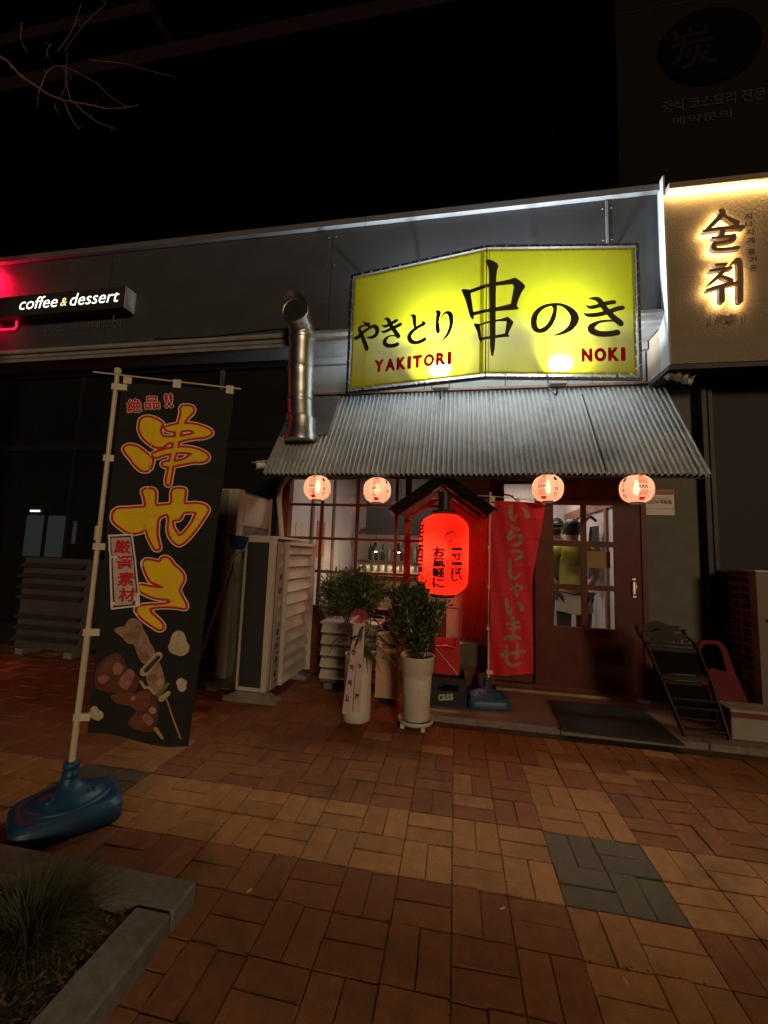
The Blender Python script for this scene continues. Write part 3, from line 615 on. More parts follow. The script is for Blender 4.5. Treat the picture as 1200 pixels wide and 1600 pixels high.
# grey wall at the right of the door
MB().box(1.347, 1.80, 2.06, 2.12, 0.0, 2.3).build('grey_wall', pm('grey_wall', (.115,.115,.092), .75, var=.2, scale=4, bump=.1), b)
MB().box(1.405, 1.80, 2.085, 2.14, 2.302, 3.02).build('grey_wall', pm('grey_wall2', (.10,.105,.10), .7, var=.2, scale=4), b)

# ---- neighbour with the beige panel
nb = thing('beige_neighbour_building', 'neighbouring shop with a textured beige sign panel and dark glass below', 'building', (2.8, 1.65, 0))
beige = pm('beige_stucco', (0.27, 0.215, 0.15), 0.85, var=0.12, scale=4, bump=0.6, bscale=45, stain=(.21,.165,.11), stain_scale=2)
MB().box(1.42, 5.0, 1.65, 2.55, 3.035, 4.70).build('stucco_panel', beige, nb)
whitet = pm('white_trim', (.36,.37,.37), .6, var=.1)
MB().box(1.4045, 1.4195, 1.64, 1.80, 3.03, 4.86).build('edge_trim', whitet, nb)
MB().box(1.421, 5.0, 1.57, 1.648, 4.66, 4.715).build('light_cover', beige, nb)
MB().box(1.43, 4.9, 1.605, 1.635, 4.64, 4.658).build('light_strip', emis('warm_led_strip', (1.0, .62, .20), 44), nb)
MB().box(1.405, 5.0, 1.66, 2.5, 2.99, 3.033).build('soffit', darkm, nb)
MB().box(1.83, 1.87, 1.98, 2.10, 0.0, 2.985).build('mullion', darkm, nb)
MB().box(1.895, 1.93, 2.0, 2.10, 0.0, 2.985).build('mullion', darkm, nb)
MB().box(1.935, 4.9, 2.06, 2.068, 0.3, 2.985).build('pane', darkglass, nb)
MB().box(1.935, 4.9, 2.04, 2.10, 0.0, 0.298).build('sill_panel', darkm, nb)
MB().box(1.80, 5.0, 3.4, 3.5, 0.04, 2.98).build('interior_wall', black, nb)
MB().box(4.9, 5.0, 2.1, 3.4, 0.04, 2.98).build('side_wall', black, nb)
ragm = pm('torn_film', (.6,.58,.52), .5, var=.2)
rr = random.Random(4); mb = MB(); P_ = []
for i in range(9):
    for j in range(4): P_.append((1.43+i*.028+rr.gauss(0,.004), 1.72+j*.03+rr.gauss(0,.012), 2.985-0.012*i*(.3+.2*j)+rr.gauss(0,.012)-.0*j))
mb.add(P_, [(i*4+j, i*4+j+1, (i+1)*4+j+1, (i+1)*4+j) for i in range(8) for j in range(3)]); mb.build('torn_film', ragm, nb)

# ---- tower wall at the upper right and dark upper storeys
tw = thing('tower_wall', 'tall plain dark wall rising above the shops at the upper right', 'building', (3.0, 2.6, 0))
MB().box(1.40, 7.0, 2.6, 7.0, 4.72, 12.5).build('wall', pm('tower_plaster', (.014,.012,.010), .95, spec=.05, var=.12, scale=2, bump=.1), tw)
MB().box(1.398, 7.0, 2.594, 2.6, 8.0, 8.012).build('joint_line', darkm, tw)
up = thing('dark_upper_storeys', 'unlit upper storeys with slab edges above the long fascia', 'building', (-4.0, 3.4, 0))
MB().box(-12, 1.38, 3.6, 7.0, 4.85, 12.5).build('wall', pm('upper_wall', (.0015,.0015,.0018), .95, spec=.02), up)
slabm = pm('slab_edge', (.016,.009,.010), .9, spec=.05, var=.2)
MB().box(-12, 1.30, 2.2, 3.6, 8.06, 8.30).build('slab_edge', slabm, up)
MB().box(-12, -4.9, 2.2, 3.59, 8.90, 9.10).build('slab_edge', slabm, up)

# ================================================================== AWNING, DUCT
galv = pm('corrugated_sheet', (0.52, 0.55, 0.55), 0.4, metal=0.4, var=0.2, scale=3, stain=(.25,.235,.21), stain_scale=2.5)
aw = thing('corrugated_awning', 'wide corrugated metal awning over the restaurant front', 'awning', (-0.35, 2.0, 2.0))
XA, XB, pitch = -2.25, 1.56, 0.0455
n = int((XB-XA)/pitch)*8; rows = 5; mb = MB(); vs = []
nv = Vector((0, -0.832, 0.555)).normalized()
for j in range(rows+1):
    t = j/rows; y = 1.375+(2.055-1.375)*t; z = 1.985+(3.0-1.985)*t
    for i in range(n+1):
        x = XA+(XB-XA)*i/n; a = 0.0165*math.sin(2*math.pi*(x-XA)/pitch) + .004*math.sin(x*2.3+t*3) + .0025*math.sin(x*7.1-t*5) + (.0035 if int((x-XA)/.76) % 2 else 0)
        vs.append((x, y+nv.y*a, z+nv.z*a))
mb.add(vs, [(j*(n+1)+i, j*(n+1)+i+1, (j+1)*(n+1)+i+1, (j+1)*(n+1)+i) for j in range(rows) for i in range(n)], True)
mb.build('sheet', galv, aw)
rustm = pm('rusty_angle', (.16,.09,.06), .7, var=.3, scale=15)
MB().bar((XA-0.01,2.045,3.03),(XB+0.01,2.045,3.03),0.05,0.022).build('top_flashing', rustm, aw)
for x in (-2.1, -1.1, -0.1, 0.8, 1.45): MB().bar((x,1.42,2.015),(x,2.03,2.925),0.03,0.03).build('rafter', darkm, aw)
MB().box(XA+0.03, XB-0.03, 1.42, 1.45, 1.97, 2.0).build('purlin', darkm, aw)
mb = MB()   # screws along the lower edge and mid row
for t, st in ((0.06,3),(0.5,6)):
    y = 1.375+.68*t; z = 1.985+1.015*t
    for i in range(0, int((XB-XA)/pitch), st):
        x = XA+(i+.25)*pitch; c = Vector((x, y, z))+nv*0.0165; mb.lathe([(0.004,0),(0.003,0.003)], c, 6)
mb = tag(mb.build('screws', pm('zinc_screw', (.4,.4,.4), .4, metal=.8), aw), kind='stuff')

steel = pm('duct_steel', (0.72, 0.72, 0.73), 0.34, metal=1.0, var=0.12, scale=5, bump=.05, bscale=12)
du = thing('exhaust_duct', 'shiny stainless exhaust pipe with an open elbow rising from the awning', 'duct', (-2.0, 1.72, 2.5))
mb = MB()
mb.add([Vector((x, 1.375+.68*t, 1.985+1.015*t))+nv*0.023 for x, t in ((-2.235,0.44),(-1.72,0.44),(-1.72,0.985),(-2.235,0.985))] +
       [Vector((x, 1.375+.68*t, 1.985+1.015*t))+nv*0.026 for x, t in ((-2.235,0.44),(-1.72,0.44),(-1.72,0.985),(-2.235,0.985))],
       [(3,2,1,0),(4,5,6,7),(0,1,5,4),(1,2,6,5),(2,3,7,6),(3,0,4,7)])
mb.build('flashing_plate', pm('flashing_plate', (.30,.30,.29), .45, metal=.8, var=.2), du)
DX, DY, DR = -1.985, 1.60, 0.128
mb = MB()
mb.lathe([(0.165,2.36),(0.16,2.42),(0.140,2.47),(0.136,2.58),(DR+.006,2.60)], (DX+.01,DY,0), 28); mb.build('base_collar', steel, du)
path = [(DX, DY, 2.55), (DX, DY+.01, 2.7), (DX-.015, DY+.02, 2.76)]
def seg(a, c, name, bead=True):
    mb = MB(); n = 8; P = []; RR = []
    for i in range(n+1):
        t = i/n; P.append(Vector(a).lerp(Vector(c), t)); RR.append(DR + (0.006 if bead and i in (0, n) else 0.0))
    mb.tube(P, RR, 28, cap=False); mb.build(name, steel, du)
seg((DX,DY,2.56),(DX-.03,DY+.02,2.80),'pipe_section')
seg((DX-.028,DY+.02,2.79),(DX-.045,DY+.02,3.12),'pipe_section')
seg((DX-.045,DY+.02,3.12),(DX-.05,DY+.015,3.46),'pipe_section')
mb = MB(); P = []
for k in range(7):   # gored elbow turning to the street
    a = R(84)*k/6; rad = 0.15
    P.append((DX-.05, DY+.015-rad*(1-math.cos(a)), 3.46+rad*math.sin(a)))
P.append((DX-.05, P[-1][1]-.07, P[-1][2]+.022))
mb.tube(P, [DR+.004,DR,DR+.003,DR,DR+.003,DR,DR+.002,DR], 28, cap=False, smooth=False); mb.build('elbow', steel, du)
# dark scooped rain guard above the mouth
mb = MB(); vs = []; e = Vector(P[-1])
for i in range(9):
    t = i/8
    for j in range(13):
        a = math.pi*(j/12); rr_ = DR+.008; vs.append((e.x+rr_*math.cos(a), e.y+.05-0.15*t*math.sin(a), e.z-.02+rr_*math.sin(a)+0.05*t*math.sin(a)))
mb.add(vs, [(i*13+j, i*13+j+1, (i+1)*13+j+1, (i+1)*13+j) for i in range(8) for j in range(12)], True); mb.build('rain_guard', steel, du)
mb = MB(); mb.tube([(e.x+(DR+.004)*math.cos(k*math.pi/16), e.y-.002, e.z+(DR+.004)*math.sin(k*math.pi/16)) for k in range(33)], .006, 8, cap=False); mb.build('mouth_rim', steel, du)
mb = MB(); mb.lathe([(DR-.01,0),(DR-.012,-.001)], (0,0,0), 20)
soot = pm('soot', (.006,.006,.006), .9)
for z in (2.62, 2.80, 3.12, 3.44):
    mb = MB(); mb.lathe([(DR+.004,-.012),(DR+.009,-.006),(DR+.009,.006),(DR+.004,.012)], (DX-.03-(.02 if z>3 else 0), DY+.018, z), 28, cap=False); mb.build('clamp_band', steel, du)

# small security camera at the awning corner
whitep = pm('white_plastic', (.62,.60,.55), .45, var=.08)
cc = thing('security_camera', 'small white security camera bracketed at the left corner of the awning', 'camera', (-2.30,1.42,2.1))
c0 = Vector((-2.30,1.40,2.075)); ax = Vector((-.45,-.75,-.25)).normalized()
MB().tube([c0-ax*.05, c0+ax*.05],[.035,.035],14).build('body', whitep, cc)
MB().tube([c0+ax*.05, c0+ax*.058],[.030,.028],14).build('lens', pm('lens_black',(.01,.01,.012),.1), cc)
MB().obox(c0+Vector((0,0,.038)), ax*.065, ax.cross(Vector((0,0,1))).normalized()*.04, (0,0,.003)).build('sun_shield', whitep, cc)
MB().tube([c0-ax*.02,(-2.27,1.46,2.13),(-2.24,1.48,2.13)],.01,8).build('bracket', whitep, cc)

# ================================================================== BIG YELLOW SIGN
LL, CC, RR2 = Vector((-1.55,1.638,0)), Vector((-.195,1.398,0)), Vector((1.148,1.55,0)); ZB, HS = 2.855, 1.284
dl = (LL-CC); WL = dl.length; dl.normalize(); drr = (RR2-CC); WR = drr.length; drr.normalize()
nl = Vector((-dl.y, dl.x, 0)); nl = nl if nl.y < 0 else -nl
nr2 = Vector((-drr.y, drr.x, 0)); nr2 = nr2 if nr2.y < 0 else -nr2
def smap(u, v, off):
    if u < 0: p = CC+dl*(-u)+nl*off
    else: p = CC+drr*u+nr2*off
    return Vector((p.x, p.y, ZB+v))
sg = thing('yellow_shop_sign', 'large folded yellow shop sign lit from behind with black brush characters', 'sign', (-.195, 1.5, ZB))
frm = pm('sign_frame_black', (.018,.018,.018), .45)
mb = MB()
for v in (0.012, HS-0.012):
    mb.bar(smap(-WL,v,-.012), smap(-0.0001,v,-.012), .024, .024); mb.bar(smap(0,v,-.012), smap(WR,v,-.012), .024, .024)
mb.bar(smap(-WL+.012,.024,-.012), smap(-WL+.012,HS-.024,-.012), .024, .024, (1,0,0)); mb.bar(smap(WR-.012,.024,-.012), smap(WR-.012,HS-.024,-.012), .024, .024, (1,0,0))
mb.build('frame', frm, sg)
MB().bar(smap(0,.02,.006), smap(0,HS-.02,.006), .014, .008, (1,0,0)).build('centre_post', frm, sg)
mb = MB()
for u in (-1.2,-.62,.55,1.15):
    p = smap(u, HS-.03, -.03); mb.bar(p, (p.x, 1.745, p.z), .02, .02); p = smap(u, .03, -.03); mb.bar(p, (p.x, 1.745, 3.62), .02, .02)
mb.build('bracket', frm, sg)
yel = thin('yellow_vinyl', (.62,.65,.014), .125, haze=.08, back=(.72,.72,.70))
M0 = 0.046
mb = MB(); nu, nv_ = 24, 14; vs = []
us = [-(WL-M0)+(WL-M0)*i/nu for i in range(nu)] + [0.0] + [(WR-M0)*(i+1)/nu for i in range(nu)]
k = len(us)
for j in range(nv_+1):
    for u in us: vs.append(smap(u, M0+(HS-2*M0)*j/nv_, 0.0))
mb.add(vs, [(j*k+i, j*k+i+1, (j+1)*k+i+1, (j+1)*k+i) for j in range(nv_) for i in range(k-1)], True)
mb.build('vinyl_sheet', yel, sg)
hem = thin('yellow_vinyl_double', (.62,.58,.012), .5)
mb = MB(); hw = .022
def strip(mb, u0, u1, v0, v1, off, n=12):
    vs = []
    for i in range(n+1):
        u = u0+(u1-u0)*i/n; vs += [smap(u, v0, off), smap(u, v1, off)]
    mb.add(vs, [(2*i, 2*i+2, 2*i+3, 2*i+1) for i in range(n)])
for s0, s1 in ((-(WL-M0), -0.0001), (0.0, WR-M0)):
    strip(mb, s0, s1, M0, M0+hw, .0015); strip(mb, s0, s1, HS-M0-hw, HS-M0, .0015)
strip(mb, -(WL-M0), -(WL-M0)+hw, M0+hw, HS-M0-hw, .0015, 2); strip(mb, WR-M0-hw, WR-M0, M0+hw, HS-M0-hw, .0015, 2)
strip(mb, -.055, -.02, M0+hw, HS-M0-hw, .0012, 2); strip(mb, .02, .03, M0+hw, HS-M0-hw, .0012, 2)
mb.build('hem', hem, sg)
# eyelets and lacing cord
gm = MB(); cm = MB(); 
def eyelet(u, v, ou, ov):
    p = smap(u, v, .003); nn = nl if u < 0 else nr2
    gm.obox(p, (.006,0,0), nn*.002, (0,0,.006)); q = smap(ou, ov, -.002); cm.tube([p+nn*.002, q+nn*.012], .0022, 5)
for i in range(26):
    t = (i+.5)/26; u = -(WL-M0)+t*(WL+WR-2*M0)
    eyelet(u, M0+.008, u+.045, .012); eyelet(u, HS-M0-.008, u+.045, HS-.012)
for i in range(11):
    v = M0+(i+.5)/11*(HS-2*M0)
    eyelet(-(WL-M0)+.008, v, -WL+.012, v+.04); eyelet(WR-M0-.008, v, WR-.012, v+.04)
tag(gm.build('eyelets', pm('eyelet_metal', (.8,.8,.78), .3, metal=.7), sg), kind='stuff'); tag(cm.build('lacing_cord', pm('white_cord', (.6,.6,.58), .7), sg), kind='stuff')
ink = pm('black_ink', (.012,.012,.010), .6)
redink = thin('red_vinyl_letter', (.85,.03,.06), .6)
def sglyph(name, key, polys=False, cell=.004):
    I = Ink(strokes=() if polys else GL[key], polys=GL[key] if polys else (), cell=cell, margin=.008, smooth=not polys)
    mb = MB(); I.cut(mb, smap, .0045, run=4); return mb.build(name, ink, sg)
for key in ('sign_ya','sign_ki','sign_to','sign_ri','sign_no','sign_ki2'): sglyph('painted_kana', key)
sglyph('painted_kanji', 'sign_kushi_P', True, .005)
def stext(body, box, off=.0035):
    for ch, bx in zip(body, box): 
        mb = MB(); text_fit(mb, ch, bx, smap, off, offset=.03, bold=.0055); mb.build('red_letter', redink, sg)
def row(body, a, b_, v0a, v0b, h, widths):
    tot = sum(widths)+.25*(len(widths)-1); out = []; x = 0
    for wd in widths:
        u0 = a+(b_-a)*x/tot; u1 = a+(b_-a)*(x+wd)/tot; vv = v0a+(v0b-v0a)*(x/tot); out.append((u0, u1, vv, vv+h)); x += wd+.25
    return out
stext('YAKITORI', row('YAKITORI', -1.064, -.312, .192, .178, .116, [.9,.95,.85,.28,.85,.95,.85,.28]))
stext('NOKI', row('NOKI', .838, 1.204, .165, .177, .116, [.85,.95,.85,.28]))

# floodlights behind the sign
def flood(x, label):
    t = thing('floodlight', label, 'lamp', (x, 1.62, 2.92), 'floodlights behind the yellow sign')
    MB().cbox(x-.075, x+.075, 1.60, 1.68, 2.875, 2.95, .008).build('housing', pm('lamp_white', (.7,.7,.7), .5), t)
    MB().box(x-.065, x+.065, 1.605, 1.675, 2.9505, 2.954).build('lens', emis('floodlight_lens', (.92,.96,1.0), 25), t)
    MB().tube([(x-.085,1.64,2.92),(x-.085,1.64,2.86),(x+.085,1.64,2.86),(x+.085,1.64,2.92)], .006, 6).build('yoke', darkm, t)
    MB().tube([(x,1.64,2.86),(x,1.70,2.80),(x,2.04,3.02)], .008, 6).build('arm', darkm, t)
    for e_, rx, dy, dz in ((46, 256, .0, .125), (130, 168, .04, .30)):     # one face to the sheet and the street, one up the wall
        l = bpy.data.lights.new('floodlight_light', 'AREA'); l.shape = 'RECTANGLE'; l.size = .12; l.size_y = .06; l.energy = e_; l.color = (.84,.92,1.0) if dy else (1.0,.90,.74)
        o = bpy.data.objects.new('floodlight_light', l); COL.objects.link(o); o.parent = t; o.location = (0, dy, dz); o.rotation_euler = (R(rx), 0, 0)
flood(-0.60, 'white floodlight below the left half of the yellow sign')
flood(0.47, 'white floodlight below the right half of the yellow sign')

# ================================================================== LANTERNS
paper = thin('lantern_paper', (.92,.56,.46), .24, clear=.05)
ringm = pm('lantern_ring', (.02,.02,.02), .5)
bulbm = emis('lantern_bulb', (1.0,.80,.52), 40)
pr_red = thin('lantern_print_red', (.75,.02,.03), .5)
pr_navy = thin('lantern_print_navy', (.03,.03,.08), .35)
LR, LH = 0.124, 0.108
def lsurf(lon, lat, off=0.0):
    """lat in -1..1 of the half height, lon in radians (0 faces the street)"""
    r = (LR+off)*(max(0.0, 1-abs(lat*0.93)**2.3))**(1/2.3)
    return Vector((r*math.sin(lon), -r*math.cos(lon), lat*LH))
def lantern():
    t = thing('paper_lantern', 'x', 'lantern', (0,0,0), 'white paper lanterns along the awning edge')
    mb = MB(); n, m = 36, 56; vs = []
    for j in range(m+1):
        la = -1+2*j/m; rip = .0016*math.cos(j/m*2*math.pi*14)
        for i in range(n): vs.append(lsurf(2*math.pi*i/n, la, rip))
    mb.add(vs, [(j*n+i, j*n+(i+1)%n, (j+1)*n+(i+1)%n, (j+1)*n+i) for j in range(m) for i in range(n)], True)
    mb.build('paper_shade', paper, t)
    MB().lathe([(.046,-.118),(.050,-.116),(.050,-.106),(.046,-.104),(.044,-.111),(.046,-.118)], (0,0,0), 24, cap=False).build('bottom_ring', ringm, t)
    MB().lathe([(.046,.104),(.050,.106),(.050,.114),(.046,.116),(.044,.11),(.046,.104)], (0,0,0), 24, cap=False).build('top_ring', ringm, t)
    MB().lathe([(.004,-.045),(.018,-.035),(.024,-.01),(.022,.02),(.013,.05),(.012,.07)], (0,0,0), 14).build('bulb', bulbm, t)
    MB().tube([(0,0,.115),(0,0,.15)], .003, 6).build('hook', ringm, t)
    for s in range(3):
        l0 = s*2*math.pi/3; mtl = pr_red if s != 1 else pr_navy
        mb = MB(); hw = .27
        def band(a0, a1, wd):
            k = 6; vs = []
            for i in range(k+1):
                lo = l0-wd+2*wd*i/k; vs += [lsurf(lo, a0, .0035), lsurf(lo, a1, .0035)]
            mb.add(vs, [(2*i, 2*i+2, 2*i+3, 2*i+1) for i in range(k)])
        for k in range(3): band(-.90+k*.07, -.90+(k+1)*.07-.001, hw*(.75+.06*k)); band(.78+k*.05, .78+(k+1)*.05-.001, hw*(.8-.08*k))
        for k in range(5):
            band(-.60+k*.085, -.565+k*.085, hw); band(.28+k*.085, .315+k*.085, hw)
        tag(mb.build('stripe_print', mtl, t), kind='stuff')
        mb = MB(); text_fit(mb, 'KIRIN', (-.24,.24,-.09,.17), lambda u,v,o: lsurf(l0+u, v, o), .0035, offset=.02, curved=True); mb.build('lettering', pr_navy, t)
        mb = MB()
        for q, ch in enumerate('一番搾り'):
            v = .62-q*.4; text_fit(mb, ch, (.78,1.0,v-.15,v+.15), lambda u,v_,o: lsurf(l0+u, v_, o), .0035, offset=.01, curved=True)
        mb.build('lettering', pr_navy, t)
    l = bpy.data.lights.new('lantern_light', 'POINT'); l.energy = 4.2; l.color = (1.0,.68,.44); l.shadow_soft_size = .03
    o = bpy.data.objects.new('lantern_light', l); COL.objects.link(o); o.parent = t; o.location = (0,0,0)
    return t
lan = lantern()
for k, (x, z, rz, lab) in enumerate([(-1.691,1.852,2.05,'white paper lantern at the far left above the louvred unit'),(-1.129,1.834,0.12,'white paper lantern beside the gabled canopy, over the window'),
        (.319,1.863,-.55,'white paper lantern hanging over the top of the red banner'),(.998,1.863,0.0,'white paper lantern at the right above the door edge')]):
    o = lan if k == 0 else copy_tree(lan)
    o.location = (x, 1.36, z); o.rotation_euler = (0, 0, rz); o['label'] = lab

lc = thing('lantern_cable', 'thin black supply cable sagging along the awning edge between the lanterns', 'cable', (-.35,1.37,1.98))
P_ = []
for k in range(61):
    x = -2.2+3.7*k/60; hk = min(abs(x-q_) for q_ in (-1.691,-1.129,.319,.998)); P_.append((x, 1.385, 1.985-.03*min(1, hk*2.2)+.004*math.sin(x*9)))
MB().tube(P_, .004, 6).build('cable', ringm, lc)
# big red lantern
redp = thin('red_lantern_paper', (.95,.014,.011), .75, clear=.05)
bl = thing('red_lantern', 'large red cylindrical paper lantern with black brush writing, glowing', 'lantern', (-.536,1.60,.92))
BR_, BH = .223, .36
def bsurf(lon, h, off=0.0):
    """h metres from the lantern's middle"""
    a = abs(h)/BH; k = 1.0 if a < .62 else math.sqrt(max(0, 1-((a-.62)/.38)**2*.78))
    r = (BR_+off)*k
    return Vector((-.536+r*math.sin(lon), 1.60-r*math.cos(lon), 1.291+h))
mb = MB(); n, m = 48, 168; vs = []
for j in range(m+1):
    h = -BH+2*BH*j/m; rip = .0022*math.cos(j/m*2*math.pi*42)
    for i in range(n): vs.append(bsurf(2*math.pi*i/n, h, rip))
mb.add(vs, [(j*n+i, j*n+(i+1)%n, (j+1)*n+(i+1)%n, (j+1)*n+i) for j in range(m) for i in range(n)], True)
mb.build('paper_shade', redp, bl)
MB().lathe([(.10,1.645),(.112,1.65),(.112,1.685),(.095,1.69)], (-.536,1.60,0), 28, cap=False).build('top_ring', ringm, bl)
MB().lathe([(.10,.905),(.112,.91),(.112,.935),(.10,.94)], (-.536,1.60,0), 28, cap=False).build('bottom_ring', ringm, bl)
MB().tube([(-.536,1.60,1.685),(-.536,1.60,1.86)], .055, 12).build('hanger_sleeve', ringm, bl)
MB().lathe([(.005,1.235),(.022,1.25),(.032,1.285),(.028,1.32),(.014,1.36),(.013,1.39)], (-.52,1.57,0), 14).build('bulb', emis('red_lantern_bulb', (1.0,.62,.22), 60), bl)
def bmap(u, v, off): return bsurf(u/BR_, v, off)
mb = MB()
cx_, cz_, ra = .058, .163, R(-40)
def rotm(a, b_): return (cx_+a*math.cos(ra)-b_*math.sin(ra), cz_+a*math.sin(ra)+b_*math.cos(ra))
q = .066
def ln(p, r_, w_=.006, k=10):
    for i in range(k):
        a = [p[c]+(r_[c]-p[c])*i/k for c in (0,1)]; b2 = [p[c]+(r_[c]-p[c])*(i+1)/k for c in (0,1)]
        dx, dy = b2[0]-a[0], b2[1]-a[1]; l = math.hypot(dx, dy); nx, ny = -dy/l*w_/2, dx/l*w_/2
        mb.add([bmap(a[0]-nx,a[1]-ny,.005), bmap(b2[0]-nx,b2[1]-ny,.005), bmap(b2[0]+nx,b2[1]+ny,.005), bmap(a[0]+nx,a[1]+ny,.005)], [(0,1,2,3)])
cs = [rotm(-q,-q), rotm(q,-q), rotm(q,q), rotm(-q,q)]
for i in range(4): ln(cs[i], cs[(i+1)%4])
mb.build('diamond_border', ink, bl)
mb = MB(); text_fit(mb, '肴', (cx_-.055,cx_+.055,cz_-.055,cz_+.055), bmap, .005, offset=.0, rot=ra, curved=True, bold=.0012); mb.build('lettering', ink, bl)
for chars, uc, hw, v0, st in (('一寸一ぱい', .128, .052, .045, .062), ('お氣軽に', -.032, .052, .015, .088), ('居酒屋', -.275, .085, .175, .175)):
    for k, ch in enumerate(chars):
        v = v0-k*st; hh = st*.46 if ch != '一' else .009
        mb = MB(); text_fit(mb, ch, (uc-hw, uc+hw, v-hh, v+hh), bmap, .005, offset=.01 if ch != '一' else .0, curved=True, bold=.0042); mb.build('lettering', ink, bl)
l = bpy.data.lights.new('red_lantern_light', 'POINT'); l.energy = 46; l.color = (1.0,.58,.26); l.shadow_soft_size = .04
o = bpy.data.objects.new('red_lantern_light', l); COL.objects.link(o); o.parent = bl; o.location = (.0,-.0,.37)

# gabled canopy above the red lantern
gb = thing('gabled_canopy', 'small dark timber gable canopy sheltering the red lantern', 'canopy', (-.55,1.75,1.7))
blackw = pm('black_timber', (.007,.006,.005), .8, spec=.1, var=.25, bump=.1, bscale=50)
brown = pm('brown_timber', (.16,.045,.03), .55, var=.25, bump=.1, bscale=50)
AP = (-.553, 1.97)
for s, ex, ez in ((-1,-.985,1.66),(1,-.125,1.665)):
    d_ = Vector((ex-AP[0],0,ez-AP[1])); L_ = d_.length; d_.normalize(); up_ = Vector((0,0,1)) - d_*d_.z; up_.normalize()
    mid = Vector((AP[0],0,AP[1]))+d_*L_/2
    MB().obox((mid.x,1.50,mid.z), d_*(L_/2), (0,.02,0), up_*.043).build('barge_board', blackw, gb)
    MB().obox((mid.x+up_.x*.05,1.77,mid.z+up_.z*.05), d_*(L_/2+.03), (0,.29,0), up_*.006).build('roof_board', blackw, gb)
    MB().obox((mid.x-up_.x*.01,1.80,mid.z-up_.z*.01), d_*(L_/2-.02), (0,.26,0), up_*.010).build('soffit_board', brown, gb)
    m2 = Vector((AP[0],0,AP[1]))+d_*(L_/2+.02)
    MB().obox((m2.x-up_.x*.065,1.60,m2.z-up_.z*.065), d_*(L_/2-.07), (0,.018,0), up_*.022).build('rafter', brown, gb)
    MB().obox((m2.x-up_.x*.065,1.90,m2.z-up_.z*.065), d_*(L_/2-.07), (0,.018,0), up_*.022).build('rafter', brown, gb)
MB().box(-.585,-.525,1.53,2.05,1.86,1.92).build('ridge_beam', brown, gb)
MB().box(-.80,-.31,1.585,1.615,1.80,1.825).build('tie_beam', brown, gb)

# ================================================================== BANNERS
pole_m = pm('banner_pole', (.62,.56,.40), .4, var=.1, scale=10)
clipm = pm('banner_clip', (.66,.60,.46), .5)
bluem = pm('blue_tank_plastic', (.008,.06,.14), .45, var=.25, scale=9, bump=.12, bscale=60, stain=(.03,.06,.09), stain_scale=7)
def tank_base(root, cx, cy, rz, z0=0.0, s=1.0):
    """moulded water tank foot: chamfered oblong body, stepped round shoulder, neck, moulded rings"""
    ca, sa = math.cos(rz), math.sin(rz)
    def W(x, y, z): return (cx+(x*ca-y*sa)*s, cy+(x*sa+y*ca)*s, z0+z*s)
    a, b_ = .205, .148; n = 48
    def ring(k, z):
        out = []
        for j in range(n):
            an = 2*math.pi*j/n; c_, s_ = math.cos(an), math.sin(an)
            out.append(W(a*k*math.copysign(abs(c_)**.34, c_), b_*k*math.copysign(abs(s_)**.34, s_), z))
        return out
    zs = [(.95,0),(.995,.006),(1,.015),(1,.074),(.985,.078),(.90,.098),(.88,.101),(.72,.102)]
    mb = MB(); vs = []
    for k, z in zs: vs += ring(k, z)
    m_ = len(zs)
    mb.add(vs, [(r_*n+k, r_*n+(k+1)%n, r_*n+n+(k+1)%n, r_*n+n+k) for r_ in range(m_-1) for k in range(n)], True)
    mb.add(vs[:n], [tuple(reversed(range(n)))]); mb.add(vs[-n:], [tuple(range(n))])
    mb.build('tank', bluem, root)
    mb = MB(); n = 32; vs = []; fs = []
    pr = [(.150,.098),(.148,.108),(.135,.112),(.125,.112),(.118,.128),(.095,.14),(.06,.15),(.042,.165),(.03,.19),(.026,.2)]
    for r_, z in pr:
        for j in range(n): an = 2*math.pi*j/n; vs.append(W(r_*1.12*math.cos(an), r_*.86*math.sin(an), z))
    fs = [(i*n+j, i*n+(j+1)%n, (i+1)*n+(j+1)%n, (i+1)*n+j) for i in range(len(pr)-1) for j in range(n)]
    mb.add(vs, fs, True); mb.build('shoulder', bluem, root)
    mb = MB(); cxx, cyy, _ = W(0,0,0)
    mb.lathe([(.026*s,z0+.195*s),(.034*s,z0+.20*s),(.034*s,z0+.222*s),(.027*s,z0+.226*s),(.027*s,z0+.238*s),(.033*s,z0+.242*s),(.033*s,z0+.262*s),(.018*s,z0+.266*s)], (cxx,cyy,0), 20); mb.build('neck', bluem, root)
    for dx in (-.075,.08):
        x, y, z = W(dx,-.055,.139); MB().lathe([(.016*s,-.012),(.018*s,.006*s),(.010*s,.007*s),(.009*s,-.004)], (x,y,z), 14).build('filler_cap', bluem, root)

# ---- left banner
TH = R(20.5); P0 = Vector((-2.14,-.45,2.13)); BD = Vector((math.cos(TH),math.sin(TH),0)); BN = Vector((math.sin(TH),-math.cos(TH),0))
def wave(a, z):
    return .010*math.sin(a*9+z*2.1)*(2.2-z)*.6 + .012*math.sin(a*4.2-z*3.0) + .05*max(0,(a-.25))*(1.2-z)*.55 + .0035*math.sin(z*14+a*3) + .004*math.sin(a*31+z*5)*(.3+.3*abs(z-1.2)) + sum((-1)**k*.0045*math.exp(-((z-zc+.03*a)/.013)**2) for k, zc in enumerate((1.86,1.66,1.44,1.21,.98,.76,.55))) - .004*math.exp(-((a-.19)/.010)**2) + .003*math.exp(-((a-.40)/.012)**2)
def bn(a, z, off): 
    p = P0+BD*a+BN*(wave(a, z)+off); return Vector((p.x, p.y, z))
fb = thing('black_banner_flag', 'tall black banner flag with yellow brush characters on a blue tank foot', 'banner', (-2.172,-.452,0))
tank_base(fb, -2.165, -.452, R(52), 0, 1.0)
px0 = P0 + Vector((-.005,0,0))
